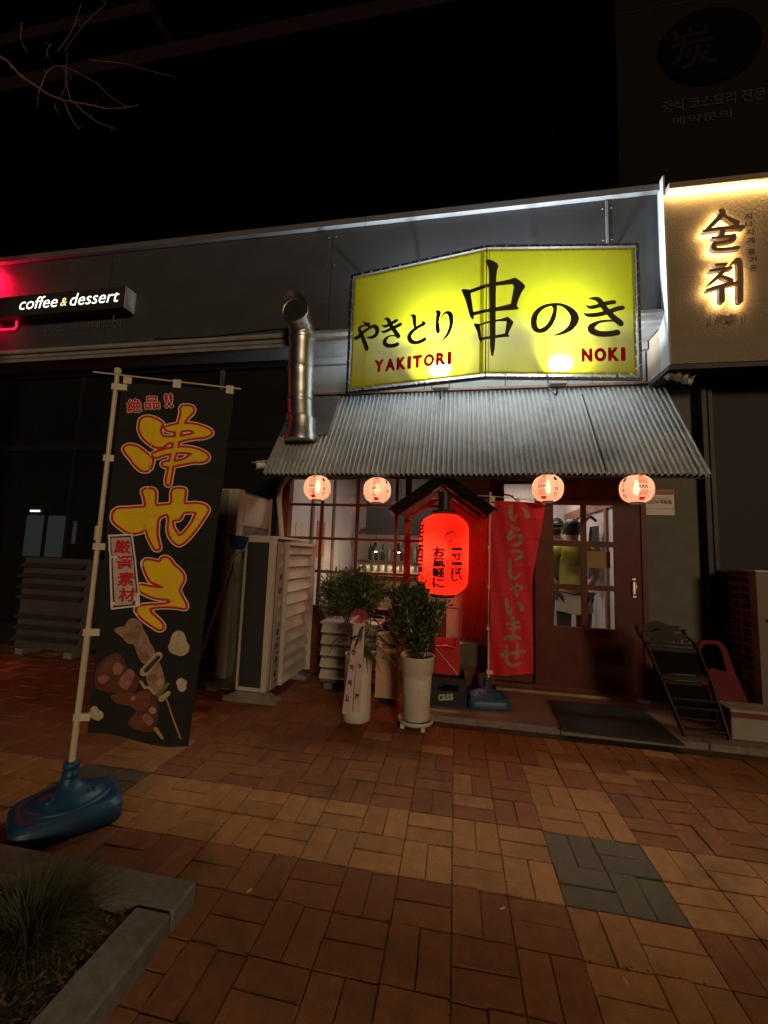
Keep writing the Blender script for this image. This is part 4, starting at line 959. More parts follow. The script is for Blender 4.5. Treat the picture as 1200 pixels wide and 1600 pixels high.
MB().tube([(-2.165,-.452,.25),(-2.155,-.451,.85)], .0135, 12).build('pole', pole_m, fb)
MB().tube([(-2.156,-.451,.82),(-2.144,-.45,2.15)], .011, 12).build('pole', pole_m, fb)
MB().tube([(-2.157,-.451,1.29),(-2.156,-.451,1.36)], .016, 12).build('pole_joint', pole_m, fb)
ctop = P0+Vector((0,0,0))
MB().tube([ctop-BD*.115+Vector((0,0,.006)), ctop+BD*.60+Vector((0,0,-.004))], .0045, 8).build('crossbar', pole_m, fb)
MB().lathe([(.013,2.135),(.017,2.14),(.017,2.165),(.006,2.172)], (-2.1435,-.45,0), 12).build('pole_cap', clipm, fb)
cloth = pm('black_cloth', (.011,.0115,.010), .85, var=.2, scale=60, bump=.15, bscale=500)
mb = MB(); na, nz_ = 70, 210; vs = []
def edge(t):   # t 0 top .. 1 bottom: left a, right a
    return .022+.008*t, .568-.087*t
for j in range(nz_+1):
    t = j/nz_; l_, r_ = edge(t)
    for i in range(na+1):
        s_ = i/na; a = l_+(r_-l_)*s_; z = (2.099+.009*s_)*(1-t) + (.387-.084*s_+.012*math.sin(s_*7))*t
        vs.append(bn(a, z, 0))
mb.add(vs, [(j*(na+1)+i, (j+1)*(na+1)+i, (j+1)*(na+1)+i+1, j*(na+1)+i+1) for j in range(nz_) for i in range(na)], True)
cl = mb.build('cloth', cloth, fb)
for a in (.045,.285,.545):
    p = bn(a, 2.115, .0); MB().obox(p, BD*.019, BN*.004, (0,0,.022)).build('clip', clipm, fb)
for z in (2.07, 1.70, 1.26, .85, .46):
    p = P0+BD*.0; x0 = -2.144-.012*(2.15-z)/1.33
    MB().obox((x0+.018*BD.x,-.45+.018*BD.y,z), BD*.036, BN*.008, (0,0,.016)).build('clip', clipm, fb)
c_w = pm('print_white', (.84,.76,.70), .8, var=.06); c_r = pm('print_red', (.62,.014,.020), .8, var=.08); c_y = pm('print_yellow', (.90,.62,.010), .8, var=.08)
def bprint(polys=(), strokes=(), holes=(), layers=(), cell=.004, name='printed_character', margin=.03):
    I = Ink(strokes=strokes, polys=polys, holes=holes, cell=cell, margin=margin)
    for k, (lev, mt, off) in enumerate(layers):
        mb = MB(); I.cut(mb, bn, off, lev, 3); mb.build(name, mt, cl)
LAY = [(.0165, c_w, .0012), (.0115, c_r, .0018), (0.0, c_y, .0024)]
for kk, key, hol in ((0,'ban_kushi_P',()),(1,'ban_ya_P','ban_ya_H'),(2,'ban_ki_P',())):
    e = .0004*kk
    bprint(polys=GL[key], holes=GL[hol] if hol else (), layers=[(l_, m_, o_+e) for l_, m_, o_ in LAY])
pq = GL['plaque']
for k, (mt, off) in enumerate(((c_w,.0038),(ink,.0044),(pm('print_pink_white',(.58,.46,.46),.8,var=.05),.0050))):
    mb = MB(); P4 = [[c/1000 for c in p] for p in pq[k]]; vs = []; nn = 14
    for j in range(nn+1):
        t = j/nn
        for i in range(5):
            s_ = i/4; vs.append(bn(*[ (P4[0][c]*(1-s_)+P4[1][c]*s_)*(1-t)+(P4[3][c]*(1-s_)+P4[2][c]*s_)*t for c in (0,1)], off))
    mb.add(vs, [(j*5+i, (j+1)*5+i, (j+1)*5+i+1, j*5+i+1) for j in range(nn) for i in range(4)]); mb.build('printed_plaque', mt, cl)
for (u, v), ch in zip(GL['plaque_c'][0], '厳選素材'):
    u, v = u/1000, v/1000; mb = MB(); text_fit(mb, ch, (u-.034,u+.034,v-.033,v+.033), bn, .0058, offset=.008, bold=.0018); mb.build('printed_character', c_r, cl)
for (u, v), ch, hw, hh in zip([GL['zeppin'][0][0], GL['zeppin'][0][1], [GL['zeppin'][0][2][0]-11, GL['zeppin'][0][2][1]], [GL['zeppin'][0][2][0]+12, GL['zeppin'][0][2][1]+4]], ('絶','品','!','!'), (.034,.034,.008,.008), (.036,.034,.038,.038)):
    u, v = u/1000, v/1000
    for off, mt, of in ((.012, c_w, .0014),(.006, c_r, .0034)):
        gx = 1.0
        mb = MB(); text_fit(mb, ch, (u-hw*gx,u+hw*gx,v-hh*gx,v+hh*gx), bn, of, offset=off, rot=R(9), bold=.0042 if mt == c_w else .0012); mb.build('printed_character', mt, cl)
A_ = {'pale':((.34,.20,.13),.0012),'meat':((.12,.028,.014),.0014),'brown':((.17,.05,.02),.0020),'shine':((.30,.13,.11),.0026),'palebrown':((.25,.13,.08),.0020)}
for k, (c_, o_) in A_.items():
    for pl_ in GL['art_'+k+'_P']: bprint(polys=[pl_], layers=[(0, pm('print_'+k, c_, .8, var=.3, scale=45), o_)], name='printed_skewer', margin=.01)
for k, c_, o_, gr in (('cream',(.45,.36,.22),.0030,1),('green',(.03,.03,.02),.0036,1),('leek',(.14,.17,.05),.0036,1),('stick',(.42,.26,.12),.0022,1),('dots',(.42,.25,.18),.0034,1),('steam',(.52,.42,.32),.0014,2)):
    S_ = GL['art_'+k]
    for i_ in range(0, len(S_), gr): bprint(strokes=S_[i_:i_+gr], layers=[(0, pm('print_'+k, c_, .8, var=.2, scale=45), o_)], name='printed_steam' if k == 'steam' else 'printed_skewer', margin=.01)

# ---- red banner
rf = thing('red_banner_flag', 'red banner flag with pale kana on a blue tank foot in front of the door', 'banner', (-.135,1.5,.036))
tank_base(rf, -.15, 1.5, R(8), .036, .86)
MB().tube([(-.135,1.5,.24),(-.134,1.5,1.85)], .0095, 10).build('pole', pole_m, rf)
MB().tube([(-.30,1.5,1.822),(-.10,1.5,1.812),(.345,1.5,1.775)], .0035, 8).build('crossbar', pole_m, rf)
redc = pm('red_cloth', (.62,.012,.025), .75, var=.12, scale=30, bump=.12, bscale=400)
def rw(x, z):
    return .012*math.sin(x*24+z*2)*(1.9-z)*.45 + .010*math.sin(x*11-z*4+1) + .018*math.sin(z*3.1+x*3)*(1.8-z) + .005*math.sin(x*46+z*9) + sum((-1)**k*.004*math.exp(-((z-zc-.04*x)/.012)**2) for k, zc in enumerate((1.62,1.42,1.20,.98,.76,.55)))
def rn(x, z, off): return Vector((x, 1.488-rw(x,z)-off-.02*max(0,.3-abs(x-.0)), z))
mb = MB(); na, nz_ = 60, 180; vs = []
for j in range(nz_+1):
    t = j/nz_; z0, z1 = 1.776-(1.776-.282)*t, 1.754-(1.754-.337)*t
    xr = .334+(.222-.334)*min(1,t/.46); xl = -.128+.003*t
    for i in range(na+1):
        s_ = i/na; x = xl+(xr-xl)*s_; z = z0+(z1-z0)*s_; fold = .10*max(0,(x-.12))*min(1,t*2)
        p = rn(x, z, 0); vs.append((p.x, p.y+fold, p.z))
mb.add(vs, [(j*(na+1)+i, (j+1)*(na+1)+i, (j+1)*(na+1)+i+1, j*(na+1)+i+1) for j in range(nz_) for i in range(na)], True)
rcl = mb.build('cloth', redc, rf)
palep = pm('print_pale', (.86,.70,.52), .8, var=.06)
I = Ink(strokes=GL['red_P'], cell=.004, margin=.008); 
for part_i in range(8): pass
tops = [1.76,1.52,1.32,1.235,1.06,.935,.79,.57,.2]
for hi, lo_ in zip(tops[:-1], tops[1:]):
    J = Ink.__new__(Ink); m_ = (I.y <= hi+.004) & (I.y >= lo_); J.x = I.x; J.y = I.y[m_]; J.D = I.D[m_].copy(); J.D[0,:] = np.maximum(J.D[0,:], .001); J.D[-1,:] = np.maximum(J.D[-1,:], .001)
    mb = MB(); J.cut(mb, lambda u,v,o: rn(u,v,o)+Vector((0,.10*max(0,(u-.12))*min(1,(1.77-v)/1.45*2),0)), .003, 0, 3); mb.build('printed_character', palep, rcl)
for x in (-.11,.10,.315): 
    p = rn(x, 1.788-.06*(x+.1), 0); MB().obox((p.x,1.497,p.z), (.016,0,0), (0,.008,0), (0,0,.022)).build('clip', clipm, rf)
for z in (1.735,1.36,1.02,.67,.31): MB().obox((-.125,1.497,z), (.026,0,0), (0,.010,0), (0,0,.014)).build('clip', clipm, rf)
MB().tube([(-.142,1.52,1.8),(-.15,1.7,1.2),(-.18,1.95,.75),(-.27,2.03,.42)], .0022, 5).build('cable', ringm, rf)

# ================================================================== THINGS ALONG THE FRONT
acm = pm('ac_cream_paint', (.50,.46,.37), .5, var=.12, scale=4, stain=(.36,.32,.25), stain_scale=2)
acs = pm('ac_louvre', (.46,.42,.36), .45, var=.12, scale=5)
acg = pm('ac_grey_plate', (.26,.26,.24), .5, var=.12)
coil = pm('condenser_coil', (.02,.024,.024), .7, var=.3, scale=90, bump=.5, bscale=260)
footm = pm('concrete_foot', (.19,.17,.14), .9, var=.25, scale=10, bump=.4, bscale=60)
# ---- main unit, end-on to the street, louvre guard facing right
ac = thing('louvred_outdoor_unit', 'tall cream air conditioning unit with a louvred guard on its right side', 'air conditioner', (-2.1,1.5,.036))
X0, X1, Y0, Y1, Z0, Z1 = -2.235, -1.965, 1.12, 1.98, .125, 1.405
MB().box(X0+.012, X1-.012, Y0+.012, Y1, Z0, Z1-.012).build('body', pm('ac_body_dark',(.10,.095,.085),.6), ac)
f = MB(); f.box(X0,X0+.02,Y0,Y0+.02,Z0,Z1); f.box(X1-.045,X1,Y0,Y0+.06,Z0,Z1); f.box(X0+.02,X1-.045,Y0,Y0+.02,Z1-.035,Z1); f.box(X0+.02,X1-.045,Y0,Y0+.02,Z0,Z0+.03)
f.build('end_frame', acm, ac)
MB().box(X0+.02,X1-.045,Y0+.008,Y0+.0115,Z0+.03,Z1-.035).build('coil_panel', coil, ac)
MB().cbox(X0-.004,X1+.004,Y0-.004,Y1+.004,Z1+.0005,Z1+.022,.006).build('lid', acm, ac)
MB().cbox(X1+.001,X1+.016,Y0+.065,Y0+.21,Z0+.0,Z1-.03,.004).build('corner_plate', acg, ac)
hole = pm('plate_hole', (.012,.012,.012), .7); glint = pm('plate_emboss', (.5,.46,.36), .4)
for k in range(10):
    z = Z1-.10-k*.118; mb = MB()
    mb.prism([(.030*math.cos(a*math.pi/6)*.55-.002, .026*math.sin(a*math.pi/6)) for a in range(12)], lambda u,v,d_: (X1+d_, Y0+.137+u*1.2+v*.35, z+v), .0165, .019); fixn(mb.build('vent_hole', hole if k > 5 or k in (2,3) else glint, ac))
    if k > 4:
        mb = MB(); mb.prism([(.022*math.cos(a*math.pi/6)*.9, .009*math.sin(a*math.pi/6)) for a in range(12)], lambda u,v,d_: (X1+d_, Y0+.15+u, z-.058+v+u*.4), .0165, .0185); fixn(mb.build('vent_hole', hole, ac))
for k in range(11):    # louvre slats, tilted
    z = Z0+.06+k*.114
    MB().obox((X1+.028, (Y0+.215+Y1)/2, z), (.019,0,-.054), (0,(Y1-Y0-.25)/2,0), (.003,0,.002)).build('louvre_slat', acs, ac)
MB().box(X1+.001,X1+.072,Y1-.012,Y1+.004,Z0-.03,Z1-.02).build('guard_side', acs, ac)
MB().box(X1+.001,X1+.052,Y0+.213,Y0+.220,Z0,Z1-.02).build('guard_side', acs, ac)
MB().box(X1+.001,X1+.065,Y0+.222,Y1-.012,Z1-.05,Z1-.02).build('guard_top', acs, ac)
for y in (Y0+.04, Y1-.12):
    mb = MB(); mb.prism([(X0-.10,.036),(X0-.10,.075),(X0-.04,.09),(X0+.02,.124),(X1-.03,.124),(X1+.03,.085),(X1+.10,.07),(X1+.10,.036)], lambda u,v,d_: (u,d_,v), y-.06, y+.06); fixn(mb.build('foot', footm, ac))
# pipe lagging rising behind it
lag = thing('pipe_bundle', 'beige taped refrigerant pipe bundle climbing beside the window post', 'pipe', (-2.3,1.98,1.4))
mb = MB(); mb.tube([(-2.29,1.99,1.42),(-2.31,1.985,1.6),(-2.345,1.98,1.85),(-2.33,1.97,2.0),(-2.24,1.96,2.12),(-2.15,1.98,2.2)], [.027,.026,.029,.026,.028,.026], 10); mb.build('lagging', pm('pipe_tape',(.45,.38,.28),.7,var=.2,scale=25,bump=.3,bscale=70), lag)
mb = MB(); mb.tube([(-1.80,1.96,.75),(-1.72,1.96,.62),(-1.70,1.95,.45),(-1.78,1.93,.30)], .02, 8); mb.build('drain_hose', pm('hose_grey',(.2,.18,.16),.6), lag)
# ---- taller unit behind with wire grilles
a2 = thing('tall_outdoor_unit', 'taller cream outdoor unit standing behind, with black square grilles', 'air conditioner', (-2.75,1.7,.036))
XA2, XB2, YA2, YB2, ZT = -3.10, -2.455, 1.33, 2.03, 1.855
MB().box(XA2,XB2,YA2,YB2,.14,ZT).build('body', pm('ac_body_taupe',(.20,.18,.15),.6,var=.15), a2)
MB().box(XB2-.09,XB2+.012,YA2-.012,YA2+.10,.14,ZT+.012).build('corner_post', acm, a2)
MB().box(XB2+.001,XB2+.010,YA2+.112,YB2-.03,1.53,ZT-.02).build('side_panel', acm, a2)
MB().box(XB2+.001,XB2+.012,YB2-.028,YB2,.14,ZT+.012).build('edge_trim', acm, a2)
MB().box(XA2,XB2-.0915,YA2-.010,YB2,ZT+.0005,ZT+.012).build('lid', acm, a2)
def grille(root, fn, u0, u1, v0, v1, nu, nv2, mt, w_=.008, name='wire_grille'):
    mb = MB()
    for i in range(nu+1):
        u = u0+(u1-u0)*i/nu; mb.obox(fn(u,(v0+v1)/2), fn(u+w_/2,0,1), fn(0,(v1-v0)/2,1), fn(0,0,2))
    for j in range(nv2+1):
        v = v0+(v1-v0)*j/nv2; mb.obox(fn((u0+u1)/2,v,0,.003), fn((u1-u0)/2,0,1), fn(0,w_/2,1), fn(0,0,2))
    return mb.build(name, mt, root)
def gfn_front(y):
    def f_(u, v, m_=0, d_=0):
        if m_ == 0: return (u, y-d_, v)
        if m_ == 1: return (u if u < .5 and u > 0 and v == 0 else 0, 0, v) if v == 0 else (0,0,v)
        return (0,.003,0)
    return f_
def wire_front(root, x0, x1, z0, z1, nx, nz2, y, mt, w_=.008):
    mb = MB()
    for i in range(nx+1):
        x = x0+(x1-x0)*i/nx; mb.box(x-w_/2, x+w_/2, y-.004, y, z0, z1)
    for j in range(nz2+1):
        z = z0+(z1-z0)*j/nz2; mb.box(x0, x1, y-.0075, y-.0045, z-w_/2, z+w_/2)
    return mb.build('wire_grille', mt, root)
MB().box(XA2+.05,XB2-.13,YA2-.003,YA2-.0005,.22,1.62).build('coil_panel', coil, a2)
wire_front(a2, XA2+.05, XB2-.13, .22, 1.62, 6, 15, YA2-.0035, acg)
mb = MB()
for i in range(9): y = YA2+.13+i*.065; mb.box(XB2+.001, XB2+.006, y-.005, y+.005, .25, 1.50)
for j in range(16): z = .25+j*.083; mb.box(XB2+.0065, XB2+.010, YA2+.12, YB2-.03, z-.005, z+.005)
mb.build('wire_grille', acg, a2)
for x in (XA2+.1, XB2-.1): MB().box(x-.05,x+.05,YA2-.05,YB2,.036,.139).build('foot', footm, a2)
# ---- cafe unit far left
a3 = thing('cafe_outdoor_unit', 'slatted outdoor unit in front of the dark cafe window at the far left', 'air conditioner', (-5.05,1.9,.036))
gsl = pm('ac_grey_slat', (.045,.04,.043), .5, var=.15)
MB().box(-5.36,-4.45,1.80,2.03,.10,1.12).build('body', pm('ac_body_dark2',(.06,.055,.055),.6), a3)
for zc in [1.04,.92,.80,.68,.46,.34,.22]:
    MB().obox((-4.93,1.765,zc), (.42,0,0), (0,.03,.02), (0,-.002,.004)).build('louvre_slat', gsl, a3)
for x in (-5.25,-4.6): MB().box(x-.05,x+.05,1.76,2.0,.036,.099).build('foot', footm, a3)
# ---- low louvred unit behind the plants
a4 = thing('low_louvred_unit', 'low cream unit with wide louvre slats behind the potted plants', 'air conditioner', (-1.38,1.75,.036))
MB().box(-1.66,-1.12,1.64,1.95,.09,.635).build('body', pm('ac_body_dark',(.10,.095,.085),.6), a4)
MB().cbox(-1.675,-1.105,1.585,1.96,.636,.655,.005).build('lid', acs, a4)
for k in range(5): MB().obox((-1.39,1.612,.59-k*.105), (.272,0,0), (0,-.022,-.034), (0,.002,-.002)).build('louvre_slat', acs, a4)
for x in (-1.58,-1.20): MB().box(x-.04,x+.04,1.62,1.9,.036,.089).build('foot', footm, a4)

# ---- squeegee broom leaning on the units
br = thing('floor_squeegee', 'upturned broom with a blue head and pale handle leaning on the air conditioning units', 'broom', (-2.62,1.0,.036))
MB().tube([(-2.60,.98,.036),(-2.29,1.105,1.36)], .011, 8).build('handle', pm('wood_handle',(.42,.30,.20),.5,var=.15), br)
mb = MB(); mb.prism([(-2.375,1.43),(-2.20,1.41),(-2.235,1.315),(-2.265,1.30),(-2.32,1.305),(-2.35,1.33)], lambda u,v,d_: (u,d_,v), 1.075, 1.117); fixn(mb.build('head', pm('blue_bristle',(.008,.05,.14),.6), br))
mb = MB(); mb.tube([(-2.37,1.10,1.43),(-2.36,1.10,1.32),(-2.31,1.10,1.27),(-2.30,1.10,1.24)],.004,6); mb.tube([(-2.195,1.10,1.41),(-2.21,1.10,1.33),(-2.26,1.10,1.28),(-2.30,1.10,1.24)],.004,6); mb.build('wire_brace', acg, br)

# ---- tall pots and plants
potm = pm('white_pot', (.62,.58,.50), .42, var=.14, scale=9, stain=(.40,.35,.28), stain_scale=9, bump=.06, bscale=40)
pinkm = pm('ribbon_pink_white', (.60,.46,.45), .6, var=.08)
leafm = pm('leaf_green', (.085,.105,.028), .4, var=.35, scale=12, rnd=.45, island=True)
leafd = pm('leaf_dark', (.06,.085,.028), .35, var=.35, scale=12, rnd=.45, island=True)
stemm = pm('stem_brown', (.06,.04,.022), .8, var=.3)
def leaf(mb, p, d, l, w_, r_):
    d = d.normalized(); s_ = d.cross(Vector((r_.gauss(0,1), r_.gauss(0,1), r_.gauss(0,1)))); s_.normalize(); s_ *= w_; n_ = d.cross(s_)*.25
    mb.add([p, p+d*l*.5+s_+n_, p+d*l, p+d*l*.5-s_+n_], [(0,1,2,3)])
p1 = thing('ribboned_pot_plant', 'bushy plant with strap leaves in a white cylinder pot tied with congratulation ribbons', 'plant', (-1.16,1.03,0))
MB().lathe([(.100,0),(.108,.006),(.108,.06),(.104,.35),(.106,.478),(.110,.482),(.110,.49),(.099,.49),(.097,.42)], (-1.16,1.03,0), 32, cap=False).build('pot', potm, p1)
MB().lathe([(.001,.423),(.0965,.42)], (-1.16,1.03,0), 20, cap=False).build('soil', soil, p1)
r_ = random.Random(21); st = MB(); lf = MB(); sl = MB()
for k in range(16):
    a = r_.uniform(0,6.28); tip = Vector((-1.25+.20*math.cos(a)*r_.uniform(.2,1), 1.06+.17*math.sin(a)*r_.uniform(.2,1), r_.uniform(.85,1.05)))
    b0 = Vector((-1.16+r_.gauss(0,.02),1.03+r_.gauss(0,.02),.42)); m1 = b0.lerp(tip,.5)+Vector((r_.gauss(0,.03),r_.gauss(0,.03),.05))
    st.tube([b0,m1,tip],[.006,.004,.002],5)
for k in range(6500):
    a, b2 = r_.uniform(0,6.28), r_.uniform(-1,1); rad = (r_.random()**.4); c_ = math.sqrt(1-b2*b2)
    lump = 1+.18*math.sin(a*3+b2*4)+.12*math.sin(a*7+1)
    p = Vector((-1.245+.265*rad*c_*math.cos(a)*lump, 1.06+.20*rad*c_*math.sin(a)*lump, .945+.165*rad*b2*lump))
    d_ = Vector((math.cos(a)*c_,math.sin(a)*c_,b2+.6))+Vector((r_.gauss(0,.5),r_.gauss(0,.5),r_.gauss(0,.5)))
    leaf(lf, p, d_, r_.uniform(.025,.055), r_.uniform(.004,.009), r_)
for k in range(46):   # arching strap leaves
    a = r_.uniform(0,6.28); ln_ = r_.uniform(.18,.36); p = Vector((-1.13+r_.gauss(0,.03),1.02+r_.gauss(0,.03),r_.uniform(.46,.78))); d_ = Vector((math.cos(a),math.sin(a)*.8-.1,0)); w0 = r_.uniform(.006,.013)
    pts = [p+d_*(ln_*t)+Vector((0,0,ln_*(.75*t-1.05*t*t))) for t in (0,.25,.5,.75,1)]; sd = Vector((-d_.y,d_.x,.3)).normalized(); vs = []
    for q_, wv in zip(pts,(.5,1,1,.7,.05)): vs += [q_-sd*w0*wv, q_+sd*w0*wv]
    sl.add(vs, [(2*i,2*i+1,2*i+3,2*i+2) for i in range(4)])
st.build('stems', stemm, p1); lf.build('foliage', leafm, p1); sl.build('strap_leaves', leafm, p1)
bow = MB(); bm2 = Vector((-1.135,.905,.80))
for k in range(9):
    a = k*.7+.2; d_ = Vector((math.cos(a), -.35, math.sin(a)*.8)); s_ = Vector((-math.sin(a),.1,math.cos(a)))*.016
    pts = [bm2, bm2+d_*.045+s_*.5, bm2+d_*.066, bm2+d_*.03-s_*.8]; bow.add([pts[0]-s_*.3,pts[0]+s_*.3,pts[1]+s_,pts[1]-s_,pts[2]+s_*.9,pts[2]-s_*.9],[(0,1,2,3),(3,2,4,5)])
bow.build('bow', pm('bow_satin',(.36,.06,.11),.3,var=.2,scale=20), p1)
for x0, x1, zb_, cols in ((-1.150,-1.212,.08,'번창하세요'),(-1.122,-1.128,.10,'祝發展')):
    mb = MB(); vs = []; nn = 16
    for j in range(nn+1):
        t = j/nn; z = .79+(zb_-.79)*t; x = x0+(x1-x0)*t; y = .905+.012*math.sin(t*5)-(.0 if z > .5 else .0)
        y = min(y, 1.03-math.sqrt(max(0,.113**2-(x+1.16)**2))-.003) if z < .5 else y
        vs += [(x-.027,y+.002,z),(x+.027,y-.002,z)]
    mb.add(vs, [(2*j,2*j+2,2*j+3,2*j+1) for j in range(nn)]); rbn = mb.build('ribbon', pinkm, p1)
    for k, ch in enumerate(cols):
        t = .22+k*(.62/(len(cols)-1)) ; z = .79+(zb_-.79)*t; x = x0+(x1-x0)*t; mb = MB()
        text_fit(mb, ch, (x-.016,x+.016,z-.022,z+.022), lambda u,v,o_: (u, min(.905+.012*math.sin(t*5), 1.03-math.sqrt(max(0,.113**2-(u+1.16)**2))-.003 if v < .5 else 9)-.006, v), 0, offset=.03); mb.build('lettering', ink, rbn)
p2 = thing('white_pot_shrub', 'leafy shrub in a tall tapered white pot on a footed saucer', 'plant', (-.70,1.02,0))
MB().lathe([(.092,.055),(.098,.06),(.112,.36),(.116,.40),(.126,.405),(.130,.505),(.134,.51),(.134,.518),(.122,.518),(.118,.46)], (-.70,1.02,0), 36, cap=False).build('pot', potm, p2)
MB().lathe([(.001,.464),(.1175,.46)], (-.70,1.02,0), 20, cap=False).build('soil', soil, p2)
mb = MB(); mb.lathe([(.095,.032),(.130,.036),(.136,.062),(.132,.064),(.126,.05),(.09,.048)], (-.70,1.02,0), 32)
for k in range(4): a = k*math.pi/2+.6; x, y = -.70+.112*math.cos(a), 1.02+.112*math.sin(a); mb.box(x-.014,x+.014,y-.014,y+.014,.0005,.033)
mb.build('saucer', potm, p2)
st = MB(); lf = MB(); r_ = random.Random(33)
for k in range(60):
    a = r_.uniform(0,6.28); rad = r_.uniform(.03,.27)
    tip = Vector((-.715+rad*math.cos(a)*1.05, 1.03+rad*math.sin(a)*.8, r_.uniform(.78,1.10)-rad*.35)); b0 = Vector((-.70+r_.gauss(0,.025),1.02+r_.gauss(0,.025),.46))
    m1 = b0.lerp(tip,.55)+Vector((r_.gauss(0,.025),r_.gauss(0,.025),.03)); st.tube([b0,m1,tip],[.005,.0035,.0015],5)
    for q_ in range(125):
        t = r_.uniform(.18,1)**.8; p = b0.lerp(m1,t/.55) if t < .55 else m1.lerp(tip,(t-.55)/.45)
        p = p+Vector((r_.gauss(0,.022),r_.gauss(0,.022),r_.gauss(0,.018))); d_ = (tip-b0).normalized()*.8+Vector((r_.gauss(0,.6),r_.gauss(0,.6),r_.gauss(.1,.5)))
        leaf(lf, p, d_, r_.uniform(.03,.06), r_.uniform(.005,.010), r_)
st.build('stems', stemm, p2); lf.build('foliage', leafd, p2)

# ---- carton, orange pot on it, red metal holder, black crate
card = pm('cardboard', (.52,.34,.21), .8, var=.12, scale=8, bump=.08)
cb = thing('carton', 'tall brown carton with an oval emblem standing on a low foot behind the plants', 'box', (-.985,1.45,.036))
MB().cbox(-1.085,-.888,1.36,1.52,.095,.618,.003).build('box', card, cb)
MB().box(-1.085,-.888,1.3585,1.3598,.60,.617).build('tape', pm('tape',(.45,.30,.18),.4), cb)
MB().box(-1.02,-.95,1.38,1.48,.036,.094).build('stand', darkm, cb)
mb = MB(); mb.prism([(-.985+.075*math.cos(a*math.pi/12), .525+.024*math.sin(a*math.pi/12)) for a in range(24)], lambda u,v,d_: (u,d_,v), 1.3575, 1.3592); fixn(mb.build('oval_emblem', ink, cb))
mb = MB(); text_fit(mb, 'Xpress', (-1.04,-.93,.405,.44), lambda u,v,o_: (u,1.3580,v), 0, shear=.3, offset=.02); mb.build('lettering', ink, cb)
op = thing('orange_flower_pot', 'small orange plastic flower pot on top of the carton', 'pot', (-.94,1.44,.618))
MB().lathe([(.045,.619),(.05,.622),(.058,.70),(.068,.702),(.068,.73),(.060,.73),(.055,.68)], (-.935,1.44,0), 24, cap=False).build('pot', pm('orange_plastic',(.50,.09,.045),.45), op)
MB().lathe([(.001,.69),(.0555,.688)], (-.935,1.44,0), 16, cap=False).build('soil', soil, op)
lf = MB(); r_ = random.Random(5)
for k in range(160):
    a = r_.uniform(0,6.28); d_ = Vector((math.cos(a),math.sin(a),r_.uniform(.1,1.2))); leaf(lf, Vector((-.935,1.44,.70))+d_*r_.uniform(.0,.07), d_, r_.uniform(.03,.07), .006, r_)
lf.build('foliage', leafd, op)
cr = thing('black_bottle_crate', 'black plastic bottle crate with pale lettering beside the white pot', 'crate', (-.47,1.5,.036))
crm = pm('crate_black', (.012,.012,.013), .5, var=.2)
f = MB()
f.box(-.628,-.318,1.36,1.375,.04,.125); f.box(-.628,-.318,1.36,1.375,.215,.268); f.box(-.628,-.56,1.36,1.375,.125,.215); f.box(-.386,-.318,1.36,1.375,.125,.215); f.box(-.56,-.386,1.362,1.375,.125,.165)
f.box(-.628,-.318,1.655,1.67,.04,.268); f.box(-.628,-.613,1.375,1.655,.04,.268); f.box(-.333,-.318,1.375,1.655,.04,.268); f.box(-.613,-.333,1.375,1.655,.038,.05)
f.build('crate_body', crm, cr)
mb = MB(); text_fit(mb, 'cass', (-.548,-.425,.088,.142), lambda u,v,o_: (u,1.3585,v), 0, offset=.03, shear=.15, rot=R(8)); mb.build('lettering', pm('crate_print',(.45,.42,.36),.6), cr)
rk = thing('red_metal_holder', 'red metal frame holder with a solid lower pocket standing on the black crate', 'holder', (-.48,1.5,.27))
redm = pm('red_enamel', (.50,.014,.03), .4, var=.12)
mb = MB(); mb.tube([(-.585,1.44,.275),(-.585,1.44,.82),(-.578,1.44,.828),(-.39,1.44,.828),(-.383,1.44,.82),(-.383,1.44,.275)],.006,8); mb.build('wire_frame', redm, rk)
MB().box(-.583,-.385,1.432,1.438,.285,.49).build('front_plate', redm, rk)
MB().box(-.583,-.385,1.438,1.53,.275,.285).build('bottom_plate', redm, rk)
MB().box(-.583,-.385,1.53,1.536,.275,.56).build('back_plate', redm, rk)
MB().tube([(-.58,1.428,.50),(-.49,1.428,.515),(-.388,1.428,.495)],.008,8).build('rim', redm, rk)
MB().tube([(-.58,1.420,.485),(-.47,1.420,.37)],.005,8).build('stick', pm('wood_handle',(.42,.30,.20),.5), rk)
MB().tube([(-.47,1.420,.37),(-.395,1.420,.288)],[.008,.006],8).build('stick_tip', pm('yellow_stick',(.55,.30,.08),.5), rk)
sb = thing('dark_sack_box', 'dark printed box and sack stacked beside the base of the red banner', 'box', (-.25,1.8,.036))
MB().cbox(-.40,-.10,1.68,1.92,.30,.50,.01).build('sack', pm('sack_print',(.06,.05,.035),.5,var=.5,scale=12), sb)
MB().cbox(-.39,-.11,1.69,1.91,.036,.298,.004).build('box', pm('maroon_box',(.07,.015,.015),.6), sb)

# ---- black ridged mat at the door
mt_ = pm('rubber_mat', (.014,.014,.013), .75, var=.3, scale=30)
mat_o = thing('door_mat', 'black ribbed rubber mat in front of the sliding door', 'mat', (.78,1.4,.036))
mb = MB(); mb.add([(.36,1.10,.0415),(1.14,1.065,.0415),(1.16,1.76,.0415),(.40,1.74,.0415),(.36,1.10,.050),(1.14,1.065,.050),(1.16,1.76,.050),(.40,1.74,.050)], [(3,2,1,0),(4,5,6,7),(0,1,5,4),(1,2,6,5),(2,3,7,6),(3,0,4,7)]); mb.build('base', mt_, mat_o)
mb = MB()
for i in range(34): x = .40+i*.0218; mb.box(x, x+.009, 1.115, 1.72, .0503, .054)
mb.build('ribs', mt_, mat_o)

